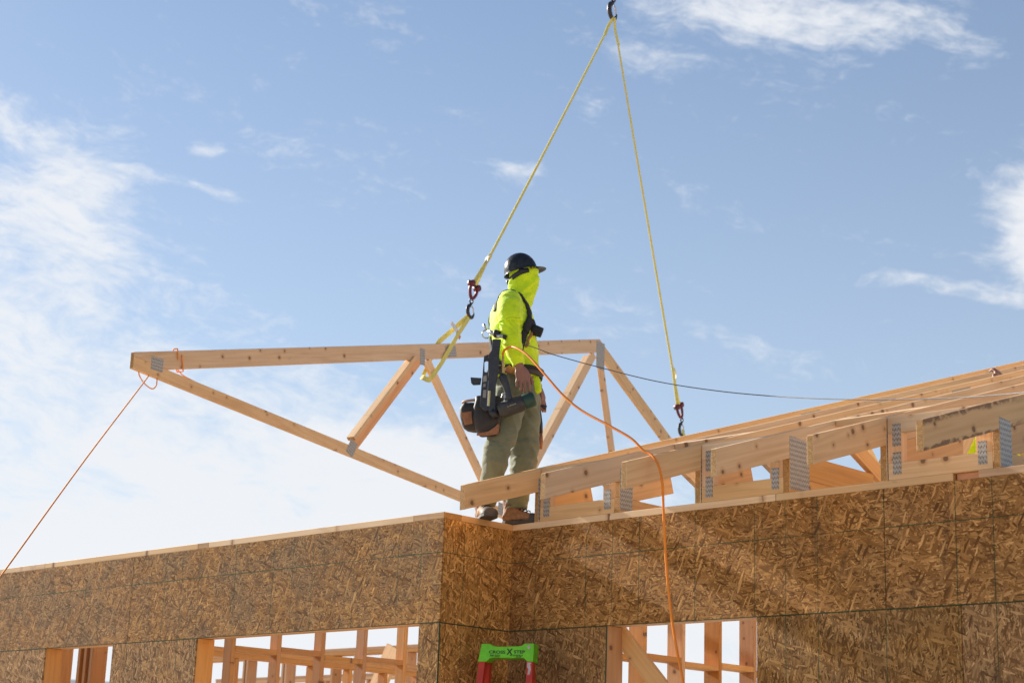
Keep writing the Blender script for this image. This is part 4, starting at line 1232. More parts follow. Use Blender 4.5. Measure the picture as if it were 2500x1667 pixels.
# ---- the worker on the wall corner
WO = Vector((0.03, -0.10, 0.0385))
wk = thing("person", WO, "worker in hi-vis hooded shirt, dark hard hat and olive trousers standing on the wall corner", "person", rotz=R(45))
J = {
    "torso": [(0.885, 0.030, 0.01, 0.142, 0.172), (0.93, 0.030, 0.01, 0.153, 0.182), (1.0, 0.028, 0.01, 0.156, 0.188), (1.08, 0.022, 0.01, 0.153, 0.190), (1.16, 0.012, 0.01, 0.149, 0.195), (1.24, 0.004, 0.01, 0.144, 0.198), (1.31, -0.004, 0.01, 0.131, 0.192), (1.37, -0.006, 0.01, 0.112, 0.170), (1.42, 0.002, 0.01, 0.086, 0.115), (1.455, 0.012, 0.01, 0.070, 0.075)],
    "hood": [(1.368, 0.040, 0.01, 0.072, 0.088), (1.385, 0.038, 0.01, 0.086, 0.098), (1.415, 0.040, 0.01, 0.088, 0.094), (1.45, 0.050, 0.01, 0.088, 0.083), (1.50, 0.060, 0.01, 0.097, 0.083), (1.55, 0.064, 0.01, 0.101, 0.085), (1.60, 0.064, 0.01, 0.099, 0.085), (1.64, 0.058, 0.01, 0.082, 0.072), (1.665, 0.055, 0.01, 0.05, 0.045)],
    "head": [(1.40, 0.03, 0.01, 0.062, 0.062), (1.45, 0.045, 0.01, 0.075, 0.068), (1.51, 0.060, 0.01, 0.092, 0.074), (1.57, 0.062, 0.01, 0.096, 0.078), (1.62, 0.058, 0.01, 0.088, 0.072), (1.655, 0.052, 0.01, 0.06, 0.05)],
    "pelvis": [(0.72, 0.045, 0.015, 0.120, 0.160), (0.78, 0.046, 0.015, 0.138, 0.172), (0.85, 0.038, 0.012, 0.146, 0.174), (0.92, 0.030, 0.01, 0.140, 0.166), (0.95, 0.030, 0.01, 0.132, 0.158)],
    "near_leg": [(0.005, -0.075, 0.80), (-0.018, -0.095, 0.60), (-0.058, -0.115, 0.42), (-0.090, -0.075, 0.26), (-0.124, -0.015, 0.105)],
    "near_leg_r": [0.112, 0.098, 0.082, 0.068, 0.060],
    "far_leg": [(0.088, 0.10, 0.80), (0.105, 0.105, 0.62), (0.106, 0.11, 0.45), (0.088, 0.115, 0.28), (0.070, 0.115, 0.150), (0.070, 0.115, 0.100)],
    "far_leg_r": [0.110, 0.094, 0.086, 0.072, 0.070, 0.062],
    "near_tee": [(-0.012, -0.10, 1.368), (-0.016, -0.160, 1.345), (-0.018, -0.205, 1.295), (-0.016, -0.228, 1.24), (-0.012, -0.236, 1.192)],
    "near_tee_r": [0.070, 0.074, 0.075, 0.074, 0.075],
    "far_tee": [(0.0, 0.11, 1.375), (0.004, 0.18, 1.355), (0.010, 0.228, 1.30), (0.022, 0.246, 1.24), (0.032, 0.254, 1.192)],
    "far_tee_r": [0.075, 0.080, 0.077, 0.072, 0.069],
    "near_sleeve": [(-0.017, -0.224, 1.26), (-0.014, -0.234, 1.19), (-0.003, -0.240, 1.10), (0.012, -0.248, 1.03), (0.036, -0.256, 0.97), (0.052, -0.260, 0.925)],
    "near_sleeve_r": [0.058, 0.060, 0.061, 0.056, 0.044, 0.034],
    "far_sleeve": [(0.015, 0.24, 1.26), (0.032, 0.254, 1.18), (0.055, 0.26, 1.10), (0.10, 0.25, 1.03), (0.145, 0.235, 0.97), (0.172, 0.225, 0.93)],
    "far_sleeve_r": [0.058, 0.061, 0.060, 0.053, 0.043, 0.034],
    "near_arm": [(-0.015, -0.13, 1.36), (-0.017, -0.215, 1.28), (-0.012, -0.236, 1.18), (-0.002, -0.24, 1.09), (0.034, -0.256, 0.97), (0.056, -0.261, 0.905)],
    "near_arm_r": [0.07, 0.062, 0.056, 0.052, 0.045, 0.040],
    "far_arm": [(0.0, 0.14, 1.36), (0.01, 0.235, 1.28), (0.032, 0.254, 1.18), (0.055, 0.26, 1.09), (0.145, 0.235, 0.97), (0.182, 0.22, 0.90)],
    "far_arm_r": [0.07, 0.062, 0.056, 0.052, 0.045, 0.040],
    "near_hand": ((0.054, -0.261, 0.912), (0.076, -0.263, 0.858),
        [((0.047, -0.262, 0.845), (0.040, -0.268, 0.812), (0.044, -0.262, 0.787), 0.0088), ((0.068, -0.266, 0.836), (0.066, -0.276, 0.793), (0.071, -0.268, 0.757), 0.0098),
         ((0.091, -0.267, 0.832), (0.092, -0.277, 0.787), (0.096, -0.268, 0.744), 0.0102), ((0.112, -0.265, 0.838), (0.118, -0.272, 0.795), (0.122, -0.264, 0.753), 0.0098)],
        ((0.092, -0.252, 0.885), (0.128, -0.240, 0.850), (0.136, -0.232, 0.815), 0.011), (1, 0, 0)),
    "far_hand": ((0.178, 0.222, 0.908), (0.196, 0.214, 0.856),
        [((0.182, 0.20, 0.835), (0.188, 0.19, 0.80), (0.184, 0.19, 0.77), 0.0088), ((0.194, 0.205, 0.828), (0.202, 0.195, 0.785), (0.198, 0.198, 0.752), 0.0098),
         ((0.206, 0.212, 0.826), (0.216, 0.206, 0.78), (0.214, 0.204, 0.74), 0.0102), ((0.216, 0.222, 0.832), (0.228, 0.218, 0.785), (0.229, 0.214, 0.742), 0.0098)],
        ((0.190, 0.19, 0.875), (0.198, 0.17, 0.84), (0.204, 0.165, 0.81), 0.011), (0.6, 0.8, 0)),
}
tree = figure(wk, J)
hard_hat(wk, (0.047, 0.01, 1.592), R(16))
boot(wk, Matrix.Translation((-0.131, -0.005, 0.0)) @ Matrix.Rotation(R(-76), 4, "Z"))
boot(wk, Matrix.Translation((0.066, 0.112, 0.0)) @ Matrix.Rotation(R(-29), 4, "Z"))
bm = bmesh.new()
hem = arc_pts(Vector((-0.0125, -0.2355, 1.196)), Vector((1, 0, 0)), Vector((0, 1, 0)), 0.0755, 0, 2 * math.pi, 28)
ring_tube(bm, [p_ + Z * (0.004 * math.sin(7 * i_ * 0.22) + 0.15 * (p_.x + 0.0125)) for i_, p_ in enumerate(hem)], [(0.006, 0.0035)] * 29, 8, ref=(0, 0, 1), caps=False)
link(to_mesh(bm, "sleeve_hem", M["hivis"], True), "sleeve_hem", wk, local_m=Matrix.Identity(4))
# harness webbing
strap_on(wk, tree, "harness_strap", [(-0.12, -0.10, 1.30), (-0.08, -0.115, 1.41), (-0.01, -0.115, 1.46), (0.07, -0.11, 1.40), (0.12, -0.12, 1.32), (0.13, -0.145, 1.24), (0.10, -0.19, 1.15), (0.06, -0.20, 1.05), (0.03, -0.20, 0.97)], 0.046, M["webbing"])
strap_on(wk, tree, "harness_strap", [(-0.12, 0.10, 1.28), (-0.08, 0.12, 1.40), (0.0, 0.12, 1.46), (0.08, 0.11, 1.38), (0.14, 0.10, 1.28), (0.16, 0.12, 1.15), (0.15, 0.16, 1.02)], 0.046, M["webbing"])
strap_on(wk, tree, "harness_strap", [(-0.14, 0.06, 1.32), (-0.16, 0.0, 1.20), (-0.15, -0.07, 1.08), (-0.11, -0.15, 0.97), (-0.05, -0.19, 0.92)], 0.046, M["webbing"])
strap_on(wk, tree, "harness_strap", [(0.13, -0.10, 1.24), (0.17, 0.0, 1.235), (0.15, 0.10, 1.24)], 0.046, M["webbing"])
strap_on(wk, tree, "strap_pad", [(0.142, -0.135, 1.27), (0.125, -0.165, 1.22), (0.10, -0.19, 1.165)], 0.058, M["webbing"], lift=0.008, thick=0.006)
strap_on(wk, tree, "tan_strap", [(0.158, -0.09, 1.22), (0.13, -0.15, 1.14), (0.10, -0.18, 1.06)], 0.018, M["leather_tan"], lift=0.006)
# chest pouch (open cup)
bm = bmesh.new()
ring_tube(bm, [(0.115, -0.10, 1.20), (0.145, -0.105, 1.185), (0.188, -0.108, 1.170)], [(0.030, 0.026), (0.035, 0.030), (0.032, 0.030)], 14, ref=(0, 0, 1))
bmesh.ops.bevel(bm, geom=[e for e in bm.edges if len(e.link_faces) == 2 and e.calc_face_angle(0) > 1.0], offset=0.003, segments=2, affect="EDGES")
link(to_mesh(bm, "chest_pouch", M["webbing"], True), "chest_pouch", wk, local_m=Matrix.Identity(4))
# shirt tail hanging below the belt
bm = bmesh.new()
ring_tube(bm, smooth_path([(0.142, -0.06, 0.93), (0.152, -0.075, 0.89), (0.162, -0.085, 0.84), (0.168, -0.085, 0.805), (0.168, -0.08, 0.79)], 3), [(0.02, 0.012)] + [(0.028, 0.016)] * 3 + [(0.032, 0.018)] * 3 + [(0.030, 0.017)] * 3 + [(0.024, 0.013), (0.018, 0.010), (0.006, 0.004)], 14, ref=(1, 0, 0))
for v in bm.verts:
    v.co += Vector((noise.noise(v.co * 40), noise.noise(v.co * 40 + Vector((5, 0, 0))), 0)) * 0.006
link(to_mesh(bm, "shirt_tail", M["hivis"], True), "shirt_tail", wk, local_m=Matrix.Identity(4))

# ---- tool belt with pouch
bt = thing("tool_belt", WO + Vector((0, 0, 0.9)), "leather tool belt with a dark nail bag on the worker's hip", "tool belt", rotz=R(45))
def LM(v=(0, 0, 0)):
    return Matrix.Translation((v[0], v[1], v[2] - 0.9))
bm = bmesh.new()
pts = [Vector((0.032 + 0.168 * math.cos(a), 0.01 + 0.196 * math.sin(a), 0.918 + 0.006 * math.cos(a))) for a in [2 * math.pi * i / 40 for i in range(41)]]
ring_tube(bm, pts, [(0.026, 0.005)] * 41, 8, ref=(0, 0, 1))
link(to_mesh(bm, "belt", M["leather_dark"], True), "belt", bt, local_m=LM())
bm = bmesh.new()
pts = [Vector((0.032 + 0.176 * math.cos(a), 0.01 + 0.204 * math.sin(a), 0.936 + 0.006 * math.cos(a))) for a in [2 * math.pi * i / 40 for i in range(41)]]
ring_tube(bm, pts, [(0.011, 0.006)] * 41, 8, ref=(0, 0, 1))
link(to_mesh(bm, "belt_edge", M["webbing"], True), "belt_edge", bt, local_m=LM())
def bag(name, rows, material, yb, voxel=0.006):
    """Soft bag: rows of (z, x0, x1, depth) from top to bottom, back plane at y = yb."""
    bm = bmesh.new()
    rings = []
    for z, xa, xb, dp in rows:
        ring = []
        for k in range(20):
            a = 2 * math.pi * k / 20
            c_, s_ = math.cos(a), math.sin(a)
            ring.append(bm.verts.new(((xa + xb) / 2 + (xb - xa) / 2 * (abs(c_) ** 0.6) * (1 if c_ > 0 else -1), yb - dp / 2 + dp / 2 * (abs(s_) ** 0.6) * (1 if s_ > 0 else -1), z)))
        rings.append(ring)
    for a, b in zip(rings, rings[1:]):
        for k in range(20):
            bm.faces.new((a[k], a[(k + 1) % 20], b[(k + 1) % 20], b[k]))
    bm.faces.new(rings[0]); bm.faces.new(rings[-1][::-1])
    me = remeshed(bm, voxel, 3, 0.5)
    displace(me, lambda c_: 0.004 * noise.noise(c_ * 25))
    return finish(me, name, material, bt, local_m=LM())
bag("rear_bag", [(0.700, -0.285, -0.10, 0.10), (0.665, -0.300, -0.09, 0.115), (0.62, -0.298, -0.09, 0.12), (0.57, -0.285, -0.10, 0.11), (0.545, -0.270, -0.11, 0.10), (0.530, -0.245, -0.13, 0.085)], M["leather_dark"], -0.075)
bag("main_bag", [(0.735, -0.205, -0.05, 0.08), (0.66, -0.215, -0.045, 0.10), (0.58, -0.215, -0.045, 0.105), (0.52, -0.195, -0.05, 0.09), (0.490, -0.17, -0.075, 0.07)], M["leather_dark"], -0.145)
bm = bmesh.new()
rim = [Vector((-0.205 + 0.078 * math.cos(a), -0.125 + 0.058 * math.sin(a), 0.712 + 0.08 * (0.078 * math.cos(a)))) for a in [2 * math.pi * i / 30 for i in range(31)]]
ring_tube(bm, rim, 0.009, 8, ref=(0, 0, 1), caps=False)
link(to_mesh(bm, "bag_rim", M["leather_pale"], True), "bag_rim", bt, local_m=LM())
def side_patch(name, pts, yb, material, bulge=0.0, T=0.005):
    bm = prism_bm([(p[0], p[1]) for p in pts], T, 0.0015)
    fm = frame((0, 0, 0), (1, 0, 0), (0, 0, 1))       # local z = -y
    fm.translation = Vector((0, yb, -0.9))
    return link(to_mesh(bm, name, material), name, bt, local_m=fm)
side_patch("leather_patch", [(-0.263, 0.551), (-0.216, 0.563), (-0.226, 0.639), (-0.293, 0.627)], -0.194, M["leather_tan"])
side_patch("leather_trim", [(-0.187, 0.478), (-0.117, 0.481), (-0.059, 0.493), (-0.052, 0.546), (-0.062, 0.556), (-0.08, 0.535), (-0.118, 0.507), (-0.189, 0.491)], -0.247, M["leather_tan"], T=0.006)
bm = bmesh.new()
ring_tube(bm, smooth_path([(-0.02, -0.205, 0.92), (0.0, -0.21, 0.90), (0.03, -0.215, 0.905), (0.06, -0.21, 0.92)], 4), [(0.022, 0.006)] * 13, 10, ref=(0, 0, 1))
link(to_mesh(bm, "belt_tab", M["leather_tan"], True), "belt_tab", bt, local_m=LM())

# ---- framing nailer hanging at the hip
GB = -0.275
gun = thing("nail_gun", WO + Vector((0, 0, 0.6)), "black pneumatic framing nailer hanging upright on the worker's belt", "nail gun", rotz=R(45))
GL = frame((0, GB, -0.6), (1, 0, 0), (0, 0, 1))
def gpiece(name, pts, yb, T, material, parent=gun, bevel=0.002):
    fm = frame((0, yb, -0.6), (1, 0, 0), (0, 0, 1))
    return link(to_mesh(prism_bm(pts, T, bevel), name, material), name, parent, local_m=fm if parent is gun else Matrix.Identity(4))
# magazine plate as strips round its slots, so that the slots are real openings
gpiece("magazine", [(-0.118, 0.994), (-0.114, 1.065), (-0.062, 1.067), (-0.068, 0.996), (-0.070, 0.873), (-0.083, 0.787), (-0.083, 0.694), (-0.079, 0.627), (-0.102, 0.608), (-0.124, 0.622), (-0.130, 0.70), (-0.1305, 0.858), (-0.1335, 0.864), (-0.135, 0.930), (-0.1335, 0.972)], GB, 0.034, M["gunmetal"])
gpiece("magazine_rail", [(-0.162, 0.958), (-0.1345, 0.971), (-0.1355, 0.931), (-0.149, 0.932), (-0.158, 0.926), (-0.155, 0.861), (-0.143, 0.857), (-0.1315, 0.857), (-0.131, 0.70), (-0.1250, 0.624), (-0.141, 0.621), (-0.157, 0.636), (-0.175, 0.652), (-0.171, 0.762), (-0.166, 0.848)], GB - 0.003, 0.028, M["gunmetal"], bevel=0.001)
gpiece("side_window", [(-0.163, 0.795), (-0.139, 0.803), (-0.142, 0.840), (-0.160, 0.834)], GB - 0.0315, 0.0014, M["housing_pale"], bevel=0)
gpiece("side_window", [(-0.160, 0.70), (-0.140, 0.70), (-0.138, 0.748), (-0.158, 0.748)], GB - 0.0315, 0.0014, M["housing_pale"], bevel=0)
gpiece("side_window", [(-0.162, 0.765), (-0.145, 0.768), (-0.146, 0.786), (-0.160, 0.784)], GB - 0.0315, 0.0014, M["housing_pale"], bevel=0)
gpiece("nail_strip", [(-0.158, 0.70), (-0.134, 0.70), (-0.134, 0.835), (-0.156, 0.835)], GB + 0.012, 0.010, M["steel"])
gpiece("belt_hook", [(-0.233, 0.792), (-0.220, 0.780), (-0.176, 0.784), (-0.172, 0.826), (-0.239, 0.828)], GB - 0.004, 0.010, M["gunmetal"])
gpiece("warning_label", [(-0.132, 0.650), (-0.123, 0.650), (-0.1215, 0.742), (-0.1305, 0.742)], GB - 0.0342, 0.0012, M["tag_white"], bevel=0)
gpiece("warning_label", [(-0.1225, 0.650), (-0.116, 0.650), (-0.114, 0.743), (-0.121, 0.743)], GB - 0.0342, 0.0012, M["yellow_label"], bevel=0)
bm = bmesh.new()
ring_tube(bm, [(-0.040, GB - 0.02, 0.855), (-0.044, GB - 0.02, 0.835), (-0.030, GB - 0.02, 0.80), (-0.018, GB - 0.02, 0.77), (-0.004, GB - 0.02, 0.715), (0.006, GB - 0.02, 0.68)], [0.018, 0.026, 0.024, 0.021, 0.021, 0.026], 16, ref=(0, 1, 0))
link(to_mesh(bm, "handle", M["gunmetal"], True), "handle", gun, local_m=Matrix.Translation((0, 0, -0.6)))
bm = bmesh.new()
zz = 0.853
for r, dz_ in ((0.014, 0.012), (0.010, 0.004), (0.0115, 0.022), (0.009, 0.004), (0.012, 0.018), (0.008, 0.006), (0.0095, 0.020), (0.007, 0.022)):
    ring_tube(bm, [(-0.0425 - (zz - 0.853) * 0.04, GB - 0.02, zz), (-0.0425 - (zz + dz_ - 0.853) * 0.04, GB - 0.02, zz + dz_)], r, 6 if r > 0.011 else 12, ref=(1, 0, 0))
    zz += dz_
link(to_mesh(bm, "air_fitting", M["brass"]), "air_fitting", gun, local_m=Matrix.Translation((0, 0, -0.6)))
a0, a1 = Vector((-0.060, GB - 0.02, 0.622)), Vector((0.086, GB - 0.02, 0.681))
da = (a1 - a0).normalized()
bm = bmesh.new()
ring_tube(bm, [a0 - da * 0.004, a0, a0 + da * 0.02, a0 + da * 0.022, lerp(a0, a1, 0.5), a1 - da * 0.004, a1], [0.034, 0.041, 0.043, 0.047, 0.049, 0.050, 0.048], 24, ref=(0, 0, 1))
hs = link(to_mesh(bm, "housing", M["housing"], True), "housing", gun, local_m=Matrix.Translation((0, 0, -0.6)))
bm = bmesh.new()
g1 = a1 + da * 0.072
ring_tube(bm, [a1 + da * 0.0005, a1 + da * 0.004, lerp(a1, g1, 0.6), g1 - da * 0.006, g1], [0.046, 0.047, 0.048, 0.047, 0.041], 24, ref=(0, 0, 1))
link(to_mesh(bm, "end_cap", M["green_cap"], True), "end_cap", gun, local_m=Matrix.Translation((0, 0, -0.6)))
bm = bmesh.new()
ring_tube(bm, [a0 - da * 0.05 - Z * 0.01, a0 - da * 0.02], [0.022, 0.030], 12, ref=(0, 0, 1))
link(to_mesh(bm, "nose", M["gunmetal"], True), "nose", gun, local_m=Matrix.Translation((0, 0, -0.6)))
bm = bmesh.new()
ring_tube(bm, smooth_path([(-0.05, GB - 0.025, 0.70), (-0.035, GB - 0.03, 0.735), (-0.028, GB - 0.03, 0.70), (-0.03, GB - 0.03, 0.675)], 4), 0.004, 8)
link(to_mesh(bm, "trigger", M["steel"], True), "trigger", gun, local_m=Matrix.Translation((0, 0, -0.6)))
# maker's plate on the housing: outlined bar, ring mark and letters
pc = lerp(a0, a1, 0.52)
fm = frame(pc + Vector((0, -0.0492, -0.6 - 0.002)), da, Z)
link(to_mesh(prism_bm([(-0.030, -0.0058), (0.030, -0.0058), (0.030, 0.0058), (-0.030, 0.0058)], 0.0012), "name_plate", M["ink"]), "name_plate", gun, local_m=fm)
fm2 = fm.copy(); fm2.translation = fm.translation + Vector((0.006, 0, 0.0025)) + Vector((0, -0.0014, 0))
text_obj("lettering", gun, "HITACHI", 0.0105, fm2, M["pale_ink"], 0.0003, world=False, wide=1.05)
bm = bmesh.new()
ring_tube(bm, arc_pts(Vector((-0.0235, 0, 0.0016)), X, Y, 0.0034, 0, 2 * math.pi, 14), 0.0009, 6, ref=Z, caps=False)
link(to_mesh(bm, "ring_mark", M["pale_ink"]), "ring_mark", gun, local_m=fm)

# ---- hammer hanging on the far side, and the lanyard reel on the back
hm = thing("hammer", WO + Vector((0, 0, 0.5)), "wooden hammer with dark collar hanging behind the worker's far thigh", "hammer", rotz=R(45))
bm = bmesh.new()
ring_tube(bm, [(0.185, 0.20, 0.76), (0.200, 0.20, 0.66), (0.203, 0.20, 0.60)], [(0.016, 0.012)] * 3, 10, ref=(1, 0, 0))
link(to_mesh(bm, "grip", M["black"], True), "grip", hm, local_m=Matrix.Translation((0, 0, -0.5)))
bm = bmesh.new()
ring_tube(bm, [(0.203, 0.20, 0.60), (0.207, 0.20, 0.55), (0.206, 0.20, 0.50)], [(0.013, 0.010), (0.015, 0.011), (0.012, 0.009)], 10, ref=(1, 0, 0))
link(to_mesh(bm, "shaft", M["leather_tan"], True), "shaft", hm, local_m=Matrix.Translation((0, 0, -0.5)))
bm = bmesh.new()
ring_tube(bm, [(0.13, 0.20, 0.775), (0.16, 0.20, 0.78), (0.21, 0.20, 0.775), (0.235, 0.20, 0.765)], [(0.010, 0.005), (0.014, 0.012), (0.012, 0.012), (0.015, 0.015)], 10, ref=(0, 0, 1))
link(to_mesh(bm, "hammer_head", M["rig_dark"], True), "hammer_head", hm, local_m=Matrix.Translation((0, 0, -0.5)))

ln = thing("lifeline", WO + Vector((0, 0, 1.1)), "thin grey lifeline cable running from the worker's harness to the right", "cable", rotz=R(45))
LZ = Matrix.Translation((0, 0, -1.1))
bm = bmesh.new()
ring_tube(bm, [(-0.175, -0.17, 1.195), (-0.150, -0.18, 1.155)], 0.009, 8)
ring_tube(bm, arc_pts(Vector((-0.155, -0.18, 1.13)), Vector((1, 0, 0)), Z, 0.026, 0, 2 * math.pi, 14), 0.005, 6, ref=(0, 1, 0), caps=False)
ring_tube(bm, [(-0.14, -0.20, 1.145), (-0.10, -0.235, 1.115)], [0.012, 0.016], 10)
ring_tube(bm, [(-0.085, -0.27, 1.10), (-0.045, -0.29, 1.088)], [0.013, 0.011], 10)
link(to_mesh(bm, "snap_hook", M["steel"], True), "snap_hook", ln, local_m=LZ)
bm = bmesh.new()
ring_tube(bm, [(-0.112, -0.25, 1.117), (-0.100, -0.25, 1.117), (-0.078, -0.262, 1.108)], [0.018, 0.026, 0.024], 14, ref=(0, 0, 1))
ring_tube(bm, [(-0.05, -0.288, 1.090), (-0.030, -0.292, 1.083)], [0.014, 0.014], 12)
link(to_mesh(bm, "reel", M["black"], True), "reel", ln, local_m=LZ)
tube_obj("cable", ln, [(0.150, -0.293, 1.128), (0.250, -0.243, 1.098), (0.265, -0.09, 1.090), (0.35, -0.055, 1.051), (0.62, 0.023, 0.954), (1.1, 0.028, 0.791), (1.6, -0.033, 0.651), (2.1, -0.145, 0.528), (2.6, -0.285, 0.418), (3.0, -0.381, 0.344), (3.4, -0.497, 0.277), (3.8, -0.664, 0.213), (4.2, -0.892, 0.145), (5.2, -1.4, 0.02)], 0.0027, M["cable"], 6)

# ---- air hose
hs_t = thing("air_hose", (1.49, -0.44, 0.22), "orange air hose looping from the nailer over a truss tail to the ground", "hose")
hose_pts = [(0.199, -0.333, 0.985), (0.198, -0.335, 1.009), (0.217, -0.345, 1.035), (0.282, -0.365, 1.042), (0.365, -0.385, 1.018), (0.478, -0.4, 0.95), (0.632, -0.415, 0.811), (0.793, -0.425, 0.662), (0.944, -0.43, 0.552), (1.142, -0.44, 0.447), (1.324, -0.44, 0.345), (1.415, -0.44, 0.266), (1.462, -0.44, 0.243), (1.497, -0.445, 0.215), (1.537, -0.45, 0.159), (1.57, -0.46, 0.065), (1.586, -0.47, -0.049), (1.596, -0.47, -0.203), (1.613, -0.47, -0.377), (1.632, -0.47, -0.528), (1.662, -0.47, -0.7), (1.697, -0.47, -0.848), (1.733, -0.47, -0.987), (1.80, -0.47, -1.35), (1.83, -0.47, -2.0), (1.80, -0.5, -2.8), (1.7, -0.62, -3.06), (1.4, -0.9, -3.085), (1.0, -1.6, -3.09)]
tube_obj("hose", hs_t, hose_pts, 0.0072, M["hose"], 10)

# ---- second worker between the trusses, mostly hidden
w2 = thing("person", (1.20, 3.69, -0.345), "second worker in hi-vis with dark straps, glimpsed between the trusses on the right", "person", rotz=R(140))
J2 = {k: v for k, v in J.items()}
J2["near_leg"] = [(0.02, -0.09, 0.80), (0.02, -0.10, 0.60), (0.02, -0.105, 0.44), (0.01, -0.105, 0.26), (0.0, -0.105, 0.105)]
J2["far_leg"] = [(0.02, 0.09, 0.80), (0.03, 0.10, 0.62), (0.03, 0.10, 0.45), (0.02, 0.10, 0.28), (0.0, 0.10, 0.150), (0.0, 0.10, 0.100)]
J2["near_arm"] = [(-0.015, -0.13, 1.36), (0.05, -0.235, 1.38), (0.14, -0.26, 1.45), (0.20, -0.26, 1.55), (0.28, -0.22, 1.75), (0.31, -0.21, 1.90)]
J2["near_sleeve"] = [(0.03, -0.21, 1.37), (0.09, -0.25, 1.41), (0.16, -0.262, 1.48), (0.21, -0.255, 1.57), (0.26, -0.235, 1.70), (0.285, -0.22, 1.78)]
J2["near_tee"] = [(-0.012, -0.10, 1.375), (-0.002, -0.165, 1.37), (0.03, -0.215, 1.375), (0.07, -0.24, 1.395), (0.10, -0.25, 1.42)]
J2["near_hand"] = ((0.31, -0.21, 1.90), (0.335, -0.20, 1.96),
    [((0.32, -0.19, 1.985), (0.36, -0.17, 2.03), (0.40, -0.16, 2.02), 0.010), ((0.335, -0.205, 1.99), (0.375, -0.19, 2.035), (0.415, -0.18, 2.025), 0.0105), ((0.35, -0.222, 1.985), (0.39, -0.21, 2.03), (0.43, -0.20, 2.02), 0.0105), ((0.355, -0.24, 1.975), (0.395, -0.232, 2.02), (0.43, -0.225, 2.01), 0.010)],
    ((0.31, -0.235, 1.94), (0.33, -0.26, 1.975), (0.36, -0.27, 1.99), 0.011), (0, 1, 0))
tree2 = figure(w2, J2, False)
hard_hat(w2, (0.047, 0.01, 1.592), R(6))
boot(w2, Matrix.Translation((0.0, -0.105, 0.0)))
boot(w2, Matrix.Translation((0.0, 0.105, 0.0)))
for e in (-1, 1):
    strap_on(w2, tree2, "harness_strap", [(-0.12, e * 0.09, 1.05), (-0.14, e * 0.08, 1.2), (-0.10, e * 0.10, 1.38), (0.0, e * 0.115, 1.45), (0.10, e * 0.10, 1.34), (0.15, e * 0.11, 1.2), (0.14, e * 0.13, 1.05)], 0.046, M["webbing"])
pl = thing("work_platform", (1.20, 3.69, FLOOR), "trestle platform under the second worker, hidden by the wall", "platform")
for q in range(3):
    board("deck_plank", pl, (0.55, 3.30 + 0.22 * q, -0.372), X, Y, L=1.2, W=0.21, T=0.038)
for xx in (0.62, 1.60):
    for yy in (3.32, 3.86):
        board("leg", pl, (xx, yy, FLOOR), Z, X, L=-0.374 - FLOOR, W=0.089, T=0.038)

# ------------------------------------------------------------------ step ladder in the wall corner
ld = thing("step_ladder", (0.27, -0.27, GROUND), "red step ladder with lime green top cap in the wall corner", "ladder", rotz=R(45 - 13))
# local frame: x to the right of the cap, y away from the viewer, z up from the ground
cz = lambda z: z - GROUND
capz = cz(-0.775)
out = [(-0.166, -0.050), (-0.115, -0.050), (-0.096, -0.030), (-0.042, -0.024), (-0.040, -0.028), (0.055, -0.027), (0.058, -0.023), (0.106, -0.026), (0.122, -0.044), (0.160, -0.046), (0.163, 0.058), (0.104, 0.056), (0.092, 0.044), (0.068, 0.040), (-0.052, 0.036), (-0.080, 0.040), (-0.098, 0.052), (-0.148, 0.052)]
cap = link(to_mesh(prism_bm(out, 0.13, 0.006), "top_cap", M["ladder_green"]), "top_cap", ld, local_m=frame((0, 0.066, capz), (1, 0, 0), (0, 0, 1)))
yf = -0.0643
def cap_text(nm, s, size, x, z, mt, sh=0.0, wide=1.0):
    return text_obj(nm, ld, s, size, frame((x, yf - 0.0004, capz + z), (1, 0, 0), (0, 0, 1)), mt, 0.0004, sh, wide, world=False)
cap_text("lettering", "CROSS", 0.024, -0.054, 0.004, M["ink"], 0.0, 1.35)
cap_text("lettering", "X", 0.048, 0.020, 0.006, M["ink"], 0.0, 0.95)
cap_text("lettering", "STEP", 0.024, 0.078, 0.007, M["ink"], 0.0, 1.30)
cap_text("lettering", "300", 0.015, -0.086, -0.0155, M["ink"], 0.2, 1.1)
cap_text("lettering", "LB LOAD", 0.008, -0.052, -0.0125, M["ink"], 0.2, 1.0)
cap_text("lettering", "CAPACITY", 0.007, -0.052, -0.0195, M["ink"], 0.2, 1.0)
cap_text("lettering", "by LOUISVILLE", 0.0115, 0.060, -0.0125, M["ink"], 0.0, 1.05)
cap_text("lettering", "LADDER", 0.006, 0.074, -0.0205, M["ink"], 0.0, 1.4)
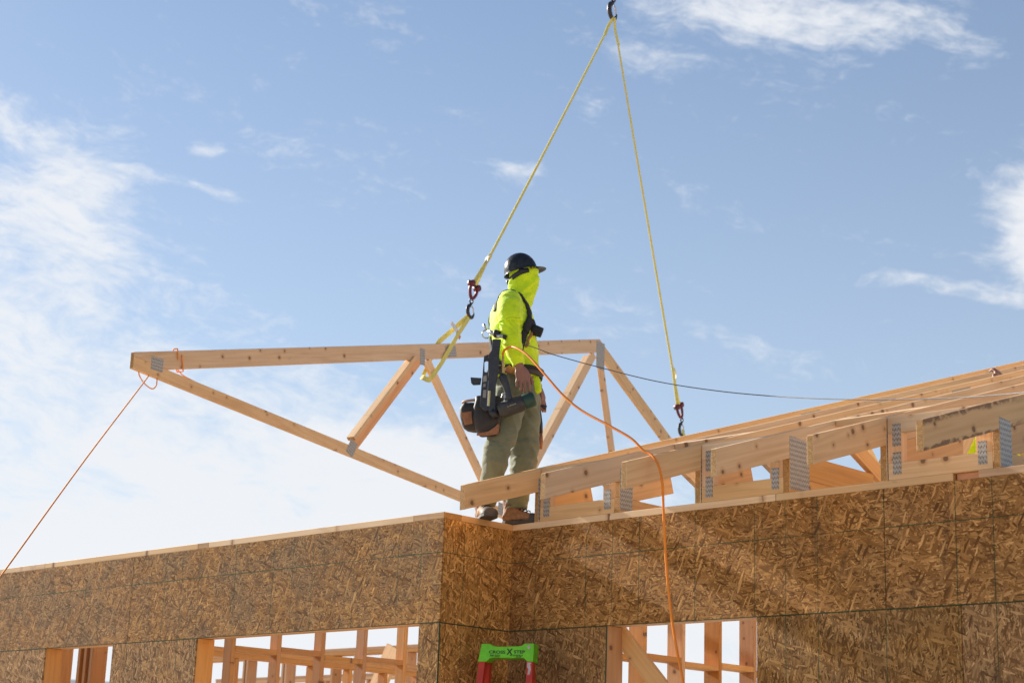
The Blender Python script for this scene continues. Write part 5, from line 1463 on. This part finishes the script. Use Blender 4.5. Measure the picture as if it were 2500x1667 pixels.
link(to_mesh(prism_bm([(-0.013 + 0.026 * (0.5 + 0.5 * math.cos(a) * (0.8 + 0.3 * math.sin(3 * a))) - 0.0, 0.011 * math.sin(a) * (0.9 + 0.3 * math.cos(4 * a))) for a in [2 * math.pi * k / 14 for k in range(14)]], 0.0006), "worn_sticker", M["scuff"]), "worn_sticker", ld, local_m=frame((0.132, yf, capz + 0.036), (1, 0, 0), (0, 0, 1)))
def rail(xt, xb, yt, yb_, nm):
    p, q = Vector((xt, yt, capz - 0.044)), Vector((xb, yb_, 0.0))
    d = (q - p)
    bm = bmesh.new()
    # channel section
    prof = [(-0.018, -0.026), (0.018, -0.026), (0.018, 0.026), (-0.018, 0.026), (-0.018, 0.022), (0.013, 0.022), (0.013, -0.022), (-0.018, -0.022)]
    if xt < 0:
        prof = [(-a, b) for a, b in prof]
    L0 = [bm.verts.new(p + Vector((a, b, 0))) for a, b in prof]
    L1 = [bm.verts.new(q + Vector((a, b, 0))) for a, b in prof]
    bm.faces.new(L0); bm.faces.new(L1[::-1])
    for k in range(8):
        bm.faces.new((L0[k], L0[(k + 1) % 8], L1[(k + 1) % 8], L1[k]))
    return link(to_mesh(bm, nm, M["ladder_red"]), nm, ld, local_m=Matrix.Identity(4))
rl = rail(-0.142, -0.255, -0.034, -0.50, "front_rail")
rr_ = rail(0.138, 0.255, -0.034, -0.50, "front_rail")
rail(-0.130, -0.22, 0.036, 0.20, "rear_rail"); rail(0.128, 0.22, 0.036, 0.20, "rear_rail")
for k in range(1, 8):
    f = k / 8
    z = capz - 0.05 - f * (capz - 0.05)
    xw = 0.12 + 0.115 * f; yy = -0.034 - 0.466 * f
    link(to_mesh(prism_bm([(-xw, -0.035), (xw, -0.035), (xw, 0.035), (-xw, 0.035)], 0.026, 0.003), "step", M["alu"]), "step", ld, local_m=Matrix.Translation((0, yy, z - 0.02)))
link(to_mesh(prism_bm([(-0.008, -0.075), (0.006, -0.07), (0.011, -0.04), (0.005, -0.012), (0.012, -0.002), (-0.013, 0.0), (-0.012, -0.03), (-0.004, -0.04)], 0.0008), "paint_scuff", M["scuff"]), "paint_scuff", ld, local_m=frame((0.139, -0.0345 - 0.0275 , capz - 0.050), (1, 0, 0), (0, 0.2, 1)))
